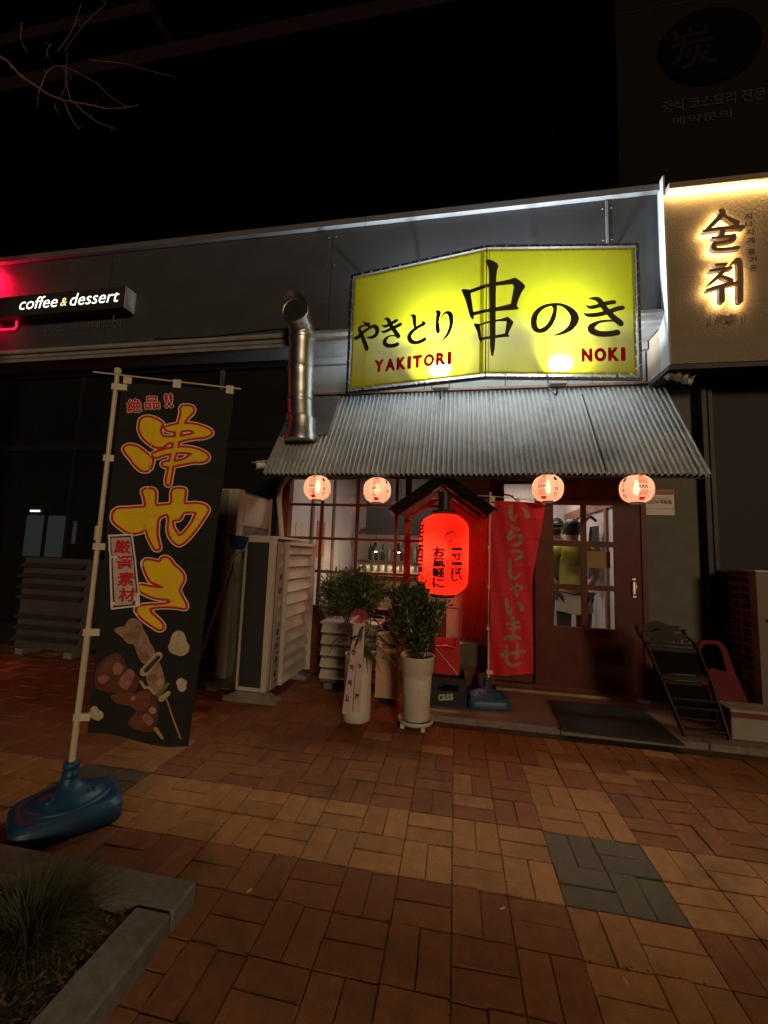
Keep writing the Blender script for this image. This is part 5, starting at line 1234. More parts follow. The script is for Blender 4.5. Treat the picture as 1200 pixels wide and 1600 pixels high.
# ---- folding wooden rack with carved rails, red chair, styrofoam box
darkw = pm('dark_varnish', (.014,.010,.006), .4, spec=.25, var=.3, scale=6)
fr = thing('carved_folding_rack', 'dark varnished folding chair stack with carved wavy top rails leaning by the door', 'chair', (1.25,1.45,.036))
def rail(pts, r0, name='side_rail'): MB().tube(pts, r0, 8).build(name, darkw, fr)
for dy, s_ in ((0,0),(.07,.02)):
    rail([(1.235+s_,1.26+dy,.04),(1.15+s_,1.36+dy,.36),(1.075+s_,1.45+dy,.64),(1.035+s_,1.47+dy,.70),(1.022+s_,1.48+dy,.775-dy*.2)], [.014,.014,.013,.011,.013])
    rail([(1.525+s_,1.27+dy,.04),(1.475+s_,1.36+dy,.40),(1.425+s_,1.45+dy,.66),(1.372+s_,1.47+dy,.715),(1.36+s_,1.48+dy,.765-dy*.2)], [.014,.014,.013,.011,.013])
for y, z0, s_ in ((1.50,.735,-.02),(1.45,.685,.0)):
    mb = MB(); top = []; bot = []
    for i in range(17):
        t = i/16; x = 1.045+.31*t+s_; top.append((x, z0+.045+.028*math.sin(math.pi*t)**2+.006*math.cos(t*4*math.pi))); bot.append((x, z0-.005+.012*math.cos(t*2*math.pi)))
    mb.prism(bot+top[::-1], lambda u,v,d_: (u,d_,v), y-.009, y+.009); fixn(mb.build('carved_rail', darkw, fr))
for k, (z, x0, x1, y, h) in enumerate([(.645,1.085,1.40,1.455,.022),(.61,1.085,1.42,1.44,.03),(.42,1.135,1.46,1.37,.03),(.385,1.145,1.40,1.36,.02),(.28,1.175,1.49,1.33,.018),(.225,1.185,1.49,1.315,.016),(.155,1.205,1.46,1.30,.016),(.085,1.22,1.51,1.28,.016)]):
    MB().cbox(x0,x1,y-.012,y+.012,z-h/2,z+h/2,.003).build('rung', darkw, fr)
mb = MB(); mb.prism([(1.105,.60),(1.43,.60),(1.468,.44),(1.14,.44)], lambda u,v,d_: (u, 1.395+(v-.44)*.30+d_, v), 0, .008); fixn(mb.build('folded_seat', pm('dark_seat',(.008,.007,.006),.9,spec=.05), fr))
mb = MB(); mb.prism([(1.15,.37),(1.47,.37),(1.50,.12),(1.215,.12)], lambda u,v,d_: (u, 1.35+(v-.12)*.22+d_, v), 0, .008); fixn(mb.build('folded_seat', pm('dark_seat',(.008,.007,.006),.9,spec=.05), fr))
for k in range(5): MB().cbox(1.11+k*.058,1.145+k*.058,1.448,1.462,.664,.684,.002).build('spindle', darkw, fr)
ch = thing('red_plastic_chair', 'red plastic chair back with an arched opening beside the folding rack', 'chair', (1.64,1.6,.036))
redp2 = pm('red_plastic', (.12,.005,.008), .6, var=.12, spec=.15)
mb = MB(); outer = [(1.50,.24),(1.475,.45),(1.50,.62),(1.535,.668),(1.60,.678),(1.67,.672),(1.705,.63),(1.74,.45),(1.80,.24)]
inner = [(1.505,.45),(1.515,.60),(1.545,.642),(1.60,.652),(1.655,.645),(1.675,.60),(1.685,.46),(1.64,.452),(1.60,.468),(1.55,.455)]
def chf(u, v, d_): return (u, 1.52+.18*(v-.24)+d_, v)
loop_o = [(1.475,.45),(1.50,.62),(1.535,.668),(1.60,.678),(1.67,.672),(1.705,.63),(1.742,.45)]
loop_i = [(1.508,.45),(1.520,.60),(1.550,.640),(1.60,.650),(1.652,.643),(1.672,.60),(1.685,.45)]
vs = []
for d_ in (-.012,.012): vs += [chf(u,v,d_) for u,v in loop_o]+[chf(u,v,d_) for u,v in loop_i]
k7 = 7; fs = []
for i in range(6):
    fs += [(i,i+1,7+i+1,7+i),(14+7+i,14+7+i+1,14+i+1,14+i),(i,14+i,14+i+1,i+1),(7+i,7+i+1,21+i+1,21+i)]
mb.add(vs, fs); fixn(mb.build('back_frame', redp2, ch))
mb = MB(); mb.prism([(1.50,.24),(1.475,.449),(1.55,.455),(1.60,.468),(1.64,.452),(1.742,.449),(1.80,.24)], chf, -.012, .012); fixn(mb.build('back_panel', redp2, ch))
MB().cbox(1.50,1.81,1.50,1.86,.215,.239,.006).build('seat', redp2, ch)
for x, y in ((1.53,1.53),(1.78,1.53),(1.53,1.83),(1.78,1.83)): MB().box(x-.015,x+.015,y-.015,y+.015,.037,.215).build('leg', redp2, ch)
fbx = thing('white_foam_box', 'white box with a red band under its lid at the right edge', 'box', (1.7,1.4,.036))
foam = pm('white_foam', (.28,.26,.22), .7, var=.08)
MB().cbox(1.558,1.86,1.30,1.48,.037,.188,.006).build('body', foam, fbx)
MB().cbox(1.553,1.865,1.295,1.485,.1885,.225,.004).build('red_band', pm('red_band',(.14,.015,.018),.6), fbx)
MB().cbox(1.553,1.865,1.295,1.485,.2255,.247,.004).build('lid', foam, fbx)
# ---- unit with square grille at the right edge
a5 = thing('right_outdoor_unit', 'outdoor unit with square black grille and pale frame at the right edge', 'air conditioner', (2.0,1.7,.036))
tan = pm('ac_tan', (.15,.115,.085), .55, var=.12)
MB().box(1.975,2.75,1.63,1.95,.09,1.235).build('body', pm('ac_body_dark',(.10,.095,.085),.6), a5)
MB().box(1.9715,1.9745,1.675,1.945,.12,1.20).build('coil_panel', coil, a5)
mb = MB()
for k in range(3): y = 1.685+k*.125; mb.box(1.964,1.9705,y-.010,y+.010,.13,1.21)
for k in range(16): z = .14+k*.0705; mb.box(1.960,1.9635,1.675,1.945,z-.009,z+.009)
mb.build('wire_grille', tan, a5)
MB().box(1.955,1.999,1.60,1.674,.09,1.235).build('corner_post', tan, a5)
MB().cbox(1.945,2.76,1.59,1.96,1.2355,1.25,.004).build('lid', acm, a5)
MB().box(2.0,2.75,1.61,1.6295,.09,1.235).build('front_panel', tan, a5)
MB().box(2.04,2.4,1.53,1.609,.86,.872).build('shelf', acm, a5)
for x in (2.05,2.65): MB().box(x-.05,x+.05,1.64,1.93,.036,.089).build('foot', footm, a5)

# ---- CCTV notice
cv = thing('cctv_notice', 'white CCTV notice with a red top band on the grey wall beside the door', 'sign', (1.47,2.055,1.85))
MB().cbox(1.352,1.597,2.045,2.0585,1.73,1.972,.002).build('board', pm('notice_white',(.62,.56,.50),.5), cv)
MB().box(1.356,1.593,2.0438,2.0446,1.925,1.968).build('red_band', pm('notice_red',(.25,.01,.02),.5), cv)
cmap = lambda u,v,o_: (u, 2.0436, v)
for body, bx in (('CCTV 작동중',(1.362,1.575,1.835,1.875)),('안전과 시설보호를 위하여',(1.40,1.55,1.882,1.893)),('설치목적: 안전사고 예방',(1.365,1.47,1.785,1.795)),('관리책임자: 대표',(1.49,1.59,1.785,1.795)),('촬영시간: 24시간',(1.365,1.45,1.755,1.764))):
    mb = MB(); text_fit(mb, body, bx, cmap, 0, offset=.03 if 'CCTV' in body else .0); mb.build('lettering', ink, cv)

# ================================================================== SIGNS ON THE BUILDINGS
# back-lit Korean letters on the beige panel
kl = thing('backlit_korean_letters', 'raised dark Korean letters glowing warm from behind on the beige panel', 'sign', (1.86,1.6,4.0))
ltm = pm('letter_bronze', (.16,.10,.06), .55, var=.15); ltd = pm('letter_dark', (.035,.024,.015), .6); glow = emis('letter_led', (1.0,.60,.22), 80)
def extr(name, key, y0, y1, mt, parent):
    I = Ink(strokes=GL[key], cell=.004, margin=.008); mb = MB()
    I.cut(mb, lambda u,v,o_: (u,y0,v), 0, 0, 8)
    lo = Ink.__new__(Ink)
    D = I.D; ny, nx = D.shape      # side walls along the outline
    for j in range(ny-1):
        for i in range(nx-1):
            c = [(i,j),(i+1,j),(i+1,j+1),(i,j+1)]; cr_ = []
            for a in range(4):
                p, q_ = c[a], c[(a+1)%4]; dp, dq = D[p[1],p[0]], D[q_[1],q_[0]]
                if (dp < 0) != (dq < 0):
                    t = dp/(dp-dq); cr_.append((I.x[p[0]]+(I.x[q_[0]]-I.x[p[0]])*t, I.y[p[1]]+(I.y[q_[1]]-I.y[p[1]])*t))
            if len(cr_) == 2:
                (a0,b0),(a1,b1) = cr_; mb.add([(a0,y0,b0),(a1,y0,b1),(a1,y1,b1),(a0,y1,b0)], [(0,1,2,3)])
    mb.build(name, mt, parent)
    mb = MB(); I.cut(mb, lambda u,v,o_: (u,y1-.006,v), 0, -.006, 8); mb.build('led_backing', glow, parent)
extr('letter', 'sul', 1.575, 1.612, ltm, kl); extr('letter', 'chwi', 1.575, 1.612, ltm, kl)
kmap = lambda u,v,o_: (u, 1.628-o_, v)
for ch, bx in (('(',(1.725,1.745,3.36,3.46)),(')',(1.985,2.005,3.36,3.46)),('醉',(1.785,1.945,3.365,3.455))):
    mb = MB(); text_fit(mb, ch, bx, kmap, 0, offset=.03); mb.build('letter', ltm, kl)
for k, ch in enumerate('지나치게흥겨운'):
    z = 4.36-k*.077-(.03 if k > 3 else 0); mb = MB(); text_fit(mb, ch, (2.04+.003*k,2.10+.003*k,z-.03,z+.03), kmap, 0, offset=.03); mb.build('letter', ltd, kl)
# oval sign on the tower
ov = thing('oval_tower_sign', 'dark oval sign with a pale brush character high on the tower wall', 'sign', (2.36,2.58,7.3))
mb = MB(); mb.prism([(2.40+.53*math.cos(a*math.pi/24), 7.34+.49*math.sin(a*math.pi/24)) for a in range(48)], lambda u,v,d_: (u,d_,v), 2.56, 2.593); fixn(mb.build('oval_board', pm('oval_brown',(.004,.002,.002),.95,spec=.02), ov))
omap = lambda u,v,o_: (u, 2.557-o_, v)
mb = MB(); text_fit(mb, '炭', (1.98,2.45,7.06,7.62), omap, 0, offset=.01, rot=R(4)); mb.build('lettering', pm('oval_letter',(.011,.010,.009),.9,spec=.05), ov)
tmap = lambda u,v,o_: (u, 2.592-o_, v)
for body, bx in (('중식 코스요리 전문',(1.88,2.95,6.56,6.72)),('예약문의',(1.98,2.6,6.38,6.49))):
    mb = MB(); text_fit(mb, body, bx, tmap, 0, offset=.02); mb.build('lettering', darkm, ov)
# coffee sign
cf = thing('coffee_sign_box', 'long dark sign box with glowing white coffee lettering on the fascia', 'sign', (-5.3,1.68,4.2))
MB().box(-6.1,-4.20,1.60,1.748,3.955,4.213).build('box', pm('sign_box_dark',(.03,.03,.032),.5), cf)
MB().box(-4.1995,-4.192,1.60,1.748,3.955,4.213).build('end_cap', pm('end_cap_grey',(.5,.52,.54),.5), cf)
fmap = lambda u,v,o_: (u, 1.5985-o_, v)
lgt = emis('white_led_letter', (1.0,.95,.80), 2.5); lgt2 = emis('amber_led_letter', (1.0,.72,.30), 1.8)
for body, bx, mt2 in (('coffee',(-5.65,-5.11,4.03,4.18),lgt),('&',(-5.066,-4.978,4.035,4.135),lgt2),('dessert',(-4.934,-4.275,4.03,4.18),lgt)):
    mb = MB(); text_fit(mb, body, bx, fmap, 0, offset=-.004, shear=.18); mb.build('letter', mt2, cf)
t2 = thing('faint_cafe_lettering', 'faint unlit grey lettering below the coffee sign box', 'sign', (-5.0,1.745,3.95))
gl_ = pm('faint_letter', (.13,.13,.13), .6)
for body, bx in (('이스',(-5.42,-5.15,3.80,3.90)),('송담대로점',(-5.05,-4.35,3.81,3.91))):
    mb = MB(); text_fit(mb, body, bx, lambda u,v,o_: (u,1.738,v), 0); mb.build('letter', gl_, t2)
mb = MB(); mb.tube([(-4.42,1.70,3.955),(-4.42,1.70,3.87),(-4.42,1.748,3.87)],.006,6); mb.build('cable', acg, t2)
rd = thing('red_neon_sign', 'glowing red sign at the left edge of the fascia', 'sign', (-6.6,1.66,4.2))
neon = emis('red_neon', (1.0,.01,.05), 9)
MB().box(-7.2,-6.24,1.58,1.60,4.20,4.66).build('light_panel', neon, rd)
MB().tube([(-7.2,1.69,4.70),(-6.20,1.69,4.66),(-6.18,1.69,4.5),(-6.2,1.69,4.16),(-7.2,1.69,4.12)],.014,8).build('halo_tube', emis('red_neon_tube',(1.0,.004,.035),130), rd)
MB().tube([(-7.2,1.70,3.90),(-5.83,1.70,3.86),(-5.80,1.70,3.89),(-5.80,1.70,3.97)],.010,8).build('neon_tube', emis('red_neon_tube2',(1.0,.004,.04),4), rd)
for x in (-7.0,-6.4): MB().box(x-.02,x+.02,1.601,1.748,4.38,4.42).build('stand_off', darkm, rd)

# ================================================================== BARE TREE
bark = pm('bark', (.16,.12,.08), .9, var=.3, scale=20, bump=.4, bscale=40)
tr = thing('bare_tree', 'bare tree whose leafless twigs reach into the upper left corner', 'tree', (-5.4,-.15,0))
MB().tube([(-5.4,-.15,-.02),(-5.42,-.12,1.5),(-5.35,-.1,3.2),(-5.28,0,4.6),(-5.2,.1,5.8),(-5.15,.1,7.2)],[.13,.11,.09,.075,.05,.02],12).build('trunk', bark, tr)
tw_ = MB(); rr = random.Random(12)
def T(u, v, y=.15):
    return Vector((-3.482+(u-100)*.0061+(y-.15)*-.5, y, 4.667-(v-160)*.0064-(u-100)*.0007))
def twig(pts, r0, r1, ky=0):
    P = [T(u,v,.15+ky*i*.03) for i,(u,v) in enumerate(pts)]; n_ = len(P); tw_.tube(P, [r0+(r1-r0)*i/(n_-1) for i in range(n_)], 6)
    for i in range(n_-1):
        for _ in range(2):
            t = rr.random(); p = P[i].lerp(P[i+1],t); tw_.tube([p, p+Vector((rr.gauss(0,.012),rr.gauss(0,.012),rr.uniform(-.02,.025)))],[r1*1.2,r1*.9],5)
MB().tube([(-5.28,0,4.6),(-4.8,.05,4.95),T(-40,75),T(0,95)],[.035,.024,.014,.011],7).build('branch', bark, tr)
twig([(0,95),(25,118),(50,133),(75,148),(100,158)],.009,.006)
twig([(100,158),(130,158),(160,160),(185,154),(200,145)],.006,.0025,1)
twig([(100,158),(118,166),(140,188),(165,208),(194,223)],.006,.0022,-1)
twig([(100,158),(105,168),(112,177),(118,180)],.004,.002,1)
twig([(110,158),(103,140),(104,120),(108,112)],.004,.002,-1)
twig([(60,138),(62,110),(66,95),(80,88),(105,95),(130,104),(150,118),(174,128)],.004,.002,1)
twig([(66,95),(62,85),(68,76)],.003,.002); twig([(15,40),(16,62),(25,78),(30,84)],.003,.0018); twig([(80,88),(90,60),(92,40),(95,0)],.003,.0018,1)
twig([(130,104),(180,106),(215,112),(250,116)],.0028,.0015,1); twig([(90,88),(120,60),(150,45),(158,40)],.0025,.0015,-1); twig([(60,138),(58,150),(60,165)],.0025,.0015)
twig([(95,150),(100,135),(108,125)],.003,.0015); twig([(85,160),(90,170),(97,178)],.0025,.0015)
tw_.build('twigs', bark, tr)
mb = MB()
for k in range(14):
    a = k*2.4; z = 4.2+k*.2; c_ = Vector((-5.3+.01*k, 0, z)); e = c_+Vector((-abs(math.cos(a))*.9, math.sin(a)*1.0-.5, .7)); mb.tube([c_, c_.lerp(e,.5)+Vector((0,0,.1)), e],[.03-.001*k,.015,.004],6)
mb.build('branches', bark, tr)

# ================================================================== INTERIOR
post = pm('inner_wood', (.20,.10,.07), .6, var=.2)
it = thing('interior_posts', 'brown timber posts and rails on the pale walls inside the restaurant', 'woodwork', (-.5,3.5,.055))
for y in (2.95, 3.9): MB().box(-2.318,-2.29,y-.04,y+.04,.056,2.67).build('post', post, it)
MB().box(1.39,1.418,2.2,5.15,1.93,2.05).build('rail', post, it)
for y in (3.25,4.5): MB().box(1.385,1.418,y-.035,y+.035,.056,1.928).build('post', post, it)
MB().box(-1.75,.1,3.72,3.76,1.55,2.66).build('dark_valance', pm('dark_valance',(.035,.03,.028),.7), it)
ct = thing('bar_counter', 'pale bar counter inside behind the lattice window', 'counter', (-.8,4.3,.055))
MB().box(-1.9,.2,4.1,4.6,.056,.93).build('front', pm('counter_wood',(.35,.22,.13),.5), ct); MB().cbox(-1.95,.25,4.05,4.65,.931,.975,.006).build('top', pm('counter_top',(.5,.38,.25),.4), ct)
sh = thing('back_shelf', 'shelf on the back wall carrying the bottles inside the restaurant', 'shelf', (-1.0,5.05,1.0))
MB().box(-2.2,.3,4.98,5.19,1.12,1.15).build('board', post, sh); MB().box(-2.2,.3,4.98,5.19,1.62,1.65).build('board', post, sh)
bc = [(.02,.05,.015),(.06,.025,.01),(.03,.07,.02),(.35,.30,.2)]
labs = ['dark green bottle','brown bottle','light green bottle','clear pale bottle']
r_ = random.Random(6); ORD = 'first second third fourth fifth sixth seventh eighth ninth tenth eleventh twelfth'.split()
for k in range(12):
    x = -1.95+k*.115; c_ = k % 4
    o = MB().lathe([(.028,1.151),(.032,1.156),(.032,1.30),(.026,1.34),(.012,1.38),(.011,1.43),(.013,1.432),(.013,1.445)], (x,5.08,0), 12).build('bottle', pm('bottle_%d' % c_, bc[c_], .12, var=.1), None, (x,5.08,1.151))
    tag(o, labs[c_]+' on the back shelf, '+ORD[k]+' from the left in its row', 'bottle', 'bottles on the back shelf')
for k in range(10):
    x = -1.95+k*.12; o = MB().lathe([(.03,.976),(.034,.98),(.038,1.08),(.036,1.08)], (x,4.35,0), 12).build('glass_cup', pm('cup_pale',(.55,.5,.45),.15,var=.1), None, (x,4.35,.976)); tag(o, 'pale cup on the bar counter inside, '+ORD[k]+' from the left', 'cup', 'cups on the bar counter')
bx_c = [(.45,.08,.05),(.5,.42,.3),(.1,.2,.35),(.5,.3,.08),(.12,.25,.1),(.4,.36,.34),(.35,.06,.1),(.45,.4,.12)]
for k in range(8):
    x = -1.95+k*.2; hh = .16+.05*(k*3 % 4)/3; o = MB().cbox(x-.06,x+.06,5.0,5.14,1.651,1.651+hh,.004).build('carton_pack', pm('pack_%d'%k, bx_c[k], .6, var=.4, scale=22), None, (x,5.07,1.651)); tag(o, ['red','cream','blue','orange','green','grey','crimson','yellow'][k]+' carton on the upper back shelf inside, '+ORD[k]+' from the left', 'carton', 'cartons on the upper shelf')
for k, (x, y) in enumerate([(-1.62,3.9),(-1.28,4.0)]):
    pl = thing('pendant_lamp', ['dark cone pendant lamp seen through the window, nearer the left','dark cone pendant lamp seen through the window, farther right'][k], 'lamp', (x,y,1.35), 'pendant lamps over the bar')
    MB().lathe([(.13,1.30),(.128,1.305),(.03,1.40),(.022,1.44),(.012,1.445)], (x,y,0), 20, cap=False).build('shade', pm('shade_dark',(.02,.025,.02),.5), pl)
    MB().tube([(x,y,1.44),(x,y,2.67)],.004,6).build('cord', darkm, pl)
    MB().lathe([(.005,1.29),(.022,1.30),(.026,1.33),(.014,1.37)], (x,y,0), 12).build('bulb', emis('pendant_bulb',(1.0,.7,.3),40), pl)
    l = bpy.data.lights.new('pendant_light','POINT'); l.energy = 5; l.color = (1.0,.74,.42); l.shadow_soft_size = .03
    o = bpy.data.objects.new('pendant_light', l); COL.objects.link(o); o.parent = pl; o.location = (0,0,-.10)
clm = emis('ceiling_panel', (1.0,.90,.80), 4)
for k, (x, y) in enumerate([(-1.2,2.9),(.6,3.1),(-.6,4.5),(.7,4.5)]):
    t = thing('ceiling_light', ['ceiling light panel inside above the lattice window','ceiling light panel inside above the door','ceiling light panel over the bar','ceiling light panel at the back right of the room'][k], 'lamp', (x,y,2.6), 'ceiling lights in the restaurant')
    MB().box(x-.32,x+.32,y-.09,y+.09,2.64,2.679).build('housing', whitep, t); MB().box(x-.30,x+.30,y-.07,y+.07,2.632,2.6395).build('diffuser', clm, t)
    l = bpy.data.lights.new('ceiling_light_lamp','AREA'); l.shape = 'RECTANGLE'; l.size = .6; l.size_y = .14; l.energy = 15; l.color = (1.0,.80,.66)
    o = bpy.data.objects.new('ceiling_light_lamp', l); COL.objects.link(o); o.parent = t; o.location = (0,0,.025)
wb = thing('wooden_menu_board', 'brown wooden menu board hanging inside the right door panes', 'sign', (.96,2.16,1.3))
MB().box(.83,1.06,2.14,2.152,1.21,1.37).build('board', pm('menu_wood',(.42,.23,.07),.5,var=.3,scale=8), wb)
MB().tube([(.90,2.146,1.37),(.945,2.146,1.40),(.99,2.146,1.37)],.004,6).build('hanger', darkm, wb)
mb = MB()
for k in range(3): text_fit(mb, '営業中', (.85,1.04,1.335-k*.05-.035,1.335-k*.05), lambda u,v,o_: (u,2.1385,v), 0)
fg = thing('gold_dish', 'round gold rimmed dish leaning in the window above the red banner', 'dish', (.05,2.16,1.86))
mb = MB(); P_ = [(.06+.13*math.cos(a*math.pi/16), 2.155, 1.83+.10*math.sin(a*math.pi/16)) for a in range(33)]; mb.tube(P_,.010,8,cap=False); mb.build('rim', pm('gold',(.55,.36,.10),.3,metal=.9), fg)
MB().lathe([(.001,0),(.001,.001)], (.06,2.16,1.83), 8).build('centre_pin', darkm, fg)
for o in list(fg.children):
    if o.name.startswith('centre_pin'): bpy.data.objects.remove(o)
for k, (y, z0, z1, w0, c_) in enumerate([(2.55,1.25,1.62,.26,(.5,.42,.3)),(3.35,1.2,1.7,.34,(.42,.10,.07)),(3.62,.98,1.30,.2,(.55,.5,.42))]):
    o = MB().box(-2.3195,-2.312,y-w0/2,y+w0/2,z0,z1).build('wall_poster', pm('poster_%d'%k, c_, .6, var=.4, scale=18), None, (-2.32,y,z0)); tag(o, ['cream handwritten menu sheet on the left wall inside the window','red drink poster on the left wall inside','small pale price list low on the left wall inside'][k], 'poster', 'posters on the inner wall')
for k in range(7):
    x = -1.6+k*.24; o = MB().box(x-.05,x+.05,5.185,5.192,1.72,2.12).build('menu_strip', pm('menu_paper',(.55,.45,.28),.7,var=.2,scale=20), None, (x,5.19,1.72)); tag(o, 'hanging paper menu strip on the back wall, '+ORD[k]+' from the left', 'menu', 'menu strips on the back wall')
ck = thing('coat_hook_rack', 'dark coat hook with a hanging apron on the right wall inside the door', 'hook', (1.40,3.6,1.7))
MB().tube([(1.384,3.55,1.80),(1.30,3.52,1.86),(1.24,3.5,1.80),(1.20,3.48,1.70)],[.02,.026,.022,.012],8).build('hook', darkm, ck)
mb = MB(); vs = []
for j in range(9):
    for i in range(9): vs.append((1.33+.03*math.sin(i*1.3+j*.4), 3.35+.05*i*(.5+.06*j), 1.72-.085*j))
mb.add(vs, [(j*9+i, j*9+i+1, (j+1)*9+i+1, (j+1)*9+i) for j in range(8) for i in range(8)], True); mb.build('apron', pm('hung_apron',(.04,.04,.05),.85), ck)
# added glowing panels inside the cafe, standing in for street reflections in its glass
cd = thing('cafe_reflection_panels', 'added pale glowing panels inside the dark cafe at the far left, imitating reflections in its glass', 'reflection', (-6.6,4.9,.046))
MB().box(-8.0,-6.4,3.52,4.1,.046,2.1).build('glow_backing', black, cd)  # dark backing for the added panels
for x0, x1 in ((-7.55,-7.22),(-7.12,-6.72)): MB().box(x0,x1,3.505,3.519,1.02,1.70).build('door', emis('reflection_glow',(.55,.60,.48),.12), cd)  # made-up doors, their glow imitates reflections of the opposite building
MB().box(-7.50,-7.30,3.50,3.504,1.76,1.79).build('lamp', emis('reflection_strip',(.9,1.0,.85),6), cd)  # added glowing strip, part of the imitated reflections
MB().box(-6.62,-6.56,3.505,3.519,1.25,1.62).build('side_pane', emis('reflection_glow',(.55,.60,.48),.12), cd)

# people inside
skin = pm('skin', (.50,.30,.21), .55, var=.05); hair = pm('black_hair', (.015,.012,.011), .5)
def skinned(name, verts, edges, radii, mat, parent, sub=2):
    me = bpy.data.meshes.new(name); o_ = ORG[parent.name]
    me.from_pydata([Vector(v)-o_ for v in verts], edges, []); ob = bpy.data.objects.new(name, me); COL.objects.link(ob); ob.parent = parent; ORG[ob.name] = o_
    me.materials.append(mat)
    mo = ob.modifiers.new('skin','SKIN'); lay = me.skin_vertices[0].data if me.skin_vertices else None
    if lay is None:
        bm = bmesh.new(); bm.from_mesh(me); bm.verts.layers.skin.verify(); bm.to_mesh(me); bm.free(); lay = me.skin_vertices[0].data
    for k, r_ in enumerate(radii): lay[k].radius = (r_, r_) if not isinstance(r_, tuple) else r_
    lay[0].use_root = True
    mo.use_smooth_shade = True; sb_ = ob.modifiers.new('sub','SUBSURF'); sb_.levels = sub; sb_.render_levels = sub
    return ob
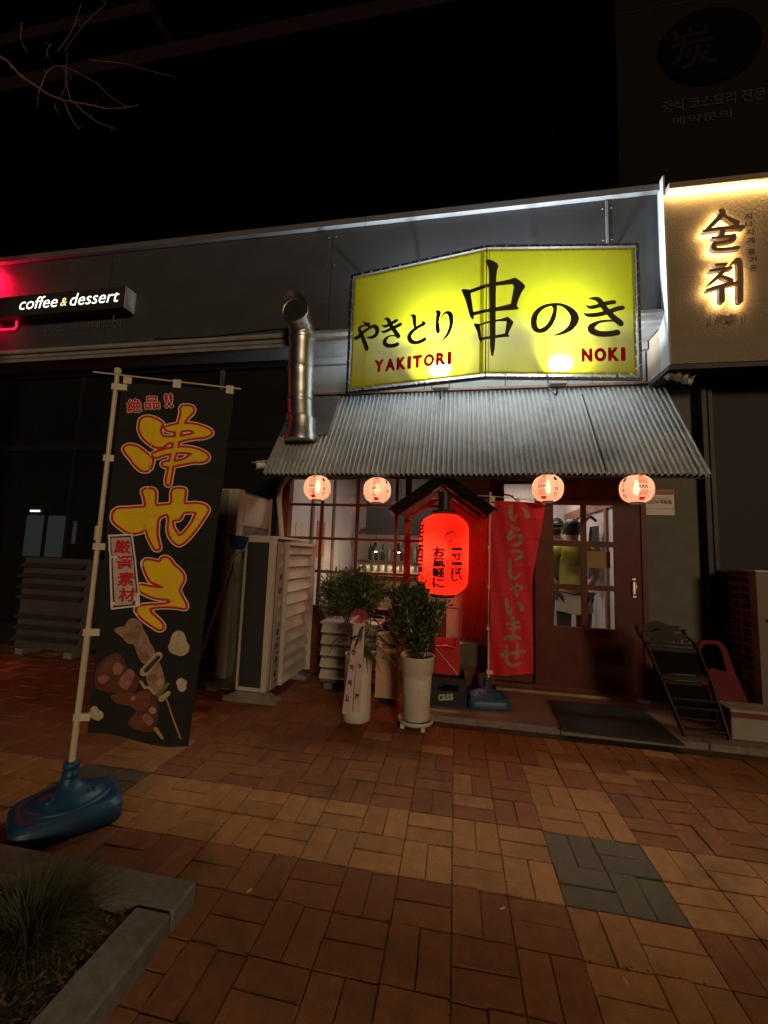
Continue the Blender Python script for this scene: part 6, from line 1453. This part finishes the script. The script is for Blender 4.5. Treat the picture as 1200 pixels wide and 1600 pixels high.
def person(cx, cy, fz, face, label, shirt, legs, capped, lean=0.0):
    t = thing('person', label, 'person', (cx, cy, .056)); fx_, fy_ = math.cos(face), math.sin(face); sx, sy = -fy_, fx_
    def P(s_, f_, z): return (cx+sx*s_+fx_*(f_+lean*max(0,z-.9)), cy+sy*s_+fy_*(f_+lean*max(0,z-.9)), .056+z*fz)
    V = [P(0,0,.95),P(0,.0,1.12),P(0,.01,1.32),P(0,0,1.45),P(0,.01,1.53),P(0,.02,1.60),P(0,.03,1.70),P(0,.03,1.76)]
    E = [(i,i+1) for i in range(7)]; Rr = [.135,.125,.145,.11,.055,.085,.095,.05]
    for s_ in (-1,1):
        b0 = len(V); V += [P(s_*.19,0,1.41),P(s_*.25,.05,1.15),P(s_*.20,.26,1.02),P(s_*.18,.36,1.04)]; E += [(3,b0),(b0,b0+1),(b0+1,b0+2),(b0+2,b0+3)]; Rr += [.065,.048,.040,.036]
        b0 = len(V); V += [P(s_*.10,0,.86),P(s_*.10,.03,.48),P(s_*.10,0,.09),P(s_*.10,.13,.05)]; E += [(0,b0),(b0,b0+1),(b0+1,b0+2),(b0+2,b0+3)]; Rr += [.09,.06,.042,.035]
    skinned('body', V, E, [r_*fz for r_ in Rr], skin, t)
    V = [P(0,0,.92),P(0,0,1.05),P(0,.01,1.30),P(0,0,1.44)]; E = [(0,1),(1,2),(2,3)]; Rr = [.165,.165,.178,.12]
    for s_ in (-1,1): b0 = len(V); V += [P(s_*.19,0,1.41),P(s_*.255,.05,1.16)]; E += [(3,b0),(b0,b0+1)]; Rr += [.085,.075]
    skinned('shirt', V, E, [r_*fz for r_ in Rr], shirt, t)
    V = [P(0,0,.93)]; E = []; Rr = [.16]
    for s_ in (-1,1): b0 = len(V); V += [P(s_*.10,0,.84),P(s_*.10,.03,.48),P(s_*.10,0,.12)]; E += [(0,b0),(b0,b0+1),(b0+1,b0+2)]; Rr += [.11,.078,.065]
    skinned('trousers', V, E, [r_*fz for r_ in Rr], legs, t)
    h = Vector(P(0,.03,1.67)); mb = MB(); vs = []; n_, m_ = 20, 10
    for j in range(m_+1):
        ph = math.pi*(.56 if capped else .74)*j/m_
        for i in range(n_):
            th = 2*math.pi*i/n_; cut = 1.0; q_ = Vector((math.sin(ph)*math.cos(th)*.104*fz, math.sin(ph)*math.sin(th)*.112*fz, math.cos(ph)*.118*fz)); vs.append(h+q_+Vector((-fx_*.012,-fy_*.012,.012))*(1 if capped else 2.2))
    mb.add(vs, [(j*n_+i, j*n_+(i+1)%n_, (j+1)*n_+(i+1)%n_, (j+1)*n_+i) for j in range(m_) for i in range(n_)], True); mb.build('cap' if capped else 'hair', pm('black_cap',(.012,.012,.015),.6) if capped else hair, t)
    for s_ in (-1,1): e = Vector(P(s_*.095,.02,1.65)); MB().lathe([(.004,-.03),(.016,-.015),(.018,.01),(.006,.03)], e, 8).build('ear', skin, t)
    for s_ in (-1,1): e = Vector(P(s_*.035,.122,1.665)); MB().lathe([(.002,-.006),(.010,0),(.002,.006)], e, 8).build('eye', hair, t)
    e = Vector(P(0,.13,1.635)); MB().tube([e+Vector((0,0,.03)), e+Vector((fx_*.018,fy_*.018,-.005)), e+Vector((0,0,-.012))],[.006,.012,.006],8).build('nose', skin, t)
    if capped:
        mb = MB(); q0 = Vector(P(0,.10,1.69)); mb.obox(q0+Vector((fx_*.05,fy_*.05,0)), Vector((sx,sy,0))*.07, Vector((fx_,fy_,-.15))*.05, (0,0,.004)); mb.build('cap_peak', pm('black_cap',(.012,.012,.015),.6), t)
        mb = MB(); text_fit(mb, 'ooo', (-.025,.025,-.008,.008), lambda u,v,o_: Vector(P(u,.128,1.725+v)), 0, offset=.04); mb.build('cap_badge', whitep, t)
        mb = MB(); e = Vector(P(0,.108,1.60)); mb.lathe([(.03,-.045),(.062,-.03),(.068,.0),(.06,.03)], e, 14, sx=1, sy=.55); mb.build('face_mask', pm('mask_dark',(.03,.03,.035),.7), t)
    else:
        e = Vector(P(0,.125,1.595)); MB().obox(e, Vector((sx,sy,0))*.022, Vector((fx_,fy_,0))*.004, (0,0,.004)).build('mouth', pm('lip',(.35,.12,.1),.5), t)
    return t
yl = pm('yellow_tee', (.42,.44,.06), .8, var=.08)
pA = person(.85, 2.62, .93, R(80), 'person in a yellow-green T-shirt and white apron seen from behind through the door', yl, pm('dark_trousers',(.02,.02,.022),.8), False, .12)
mb = MB(); vs = []
for j in range(5):
    for i in range(25):
        a = 2*math.pi*i/24; vs.append((.85+.195*math.cos(a)*(1+.02*math.sin(a*6)), 2.62+.175*math.sin(a), .92-.05*j-.01*math.sin(a*3)))
mb.add(vs, [(j*25+i, j*25+i+1, (j+1)*25+i+1, (j+1)*25+i) for j in range(4) for i in range(24)], True); mb.build('apron', pm('white_apron',(.55,.53,.5),.8), pA)
pB = person(.93, 3.75, 1.0, R(-102), 'person in a black cap and face mask facing the street inside the restaurant', pm('black_shirt',(.025,.025,.028),.8), pm('dark_trousers',(.02,.02,.022),.8), True)

# the left part of the front stands directly on the paving
for o in (ac, a2, a3, a4, br, cb, op, lag): o.location.z -= .036
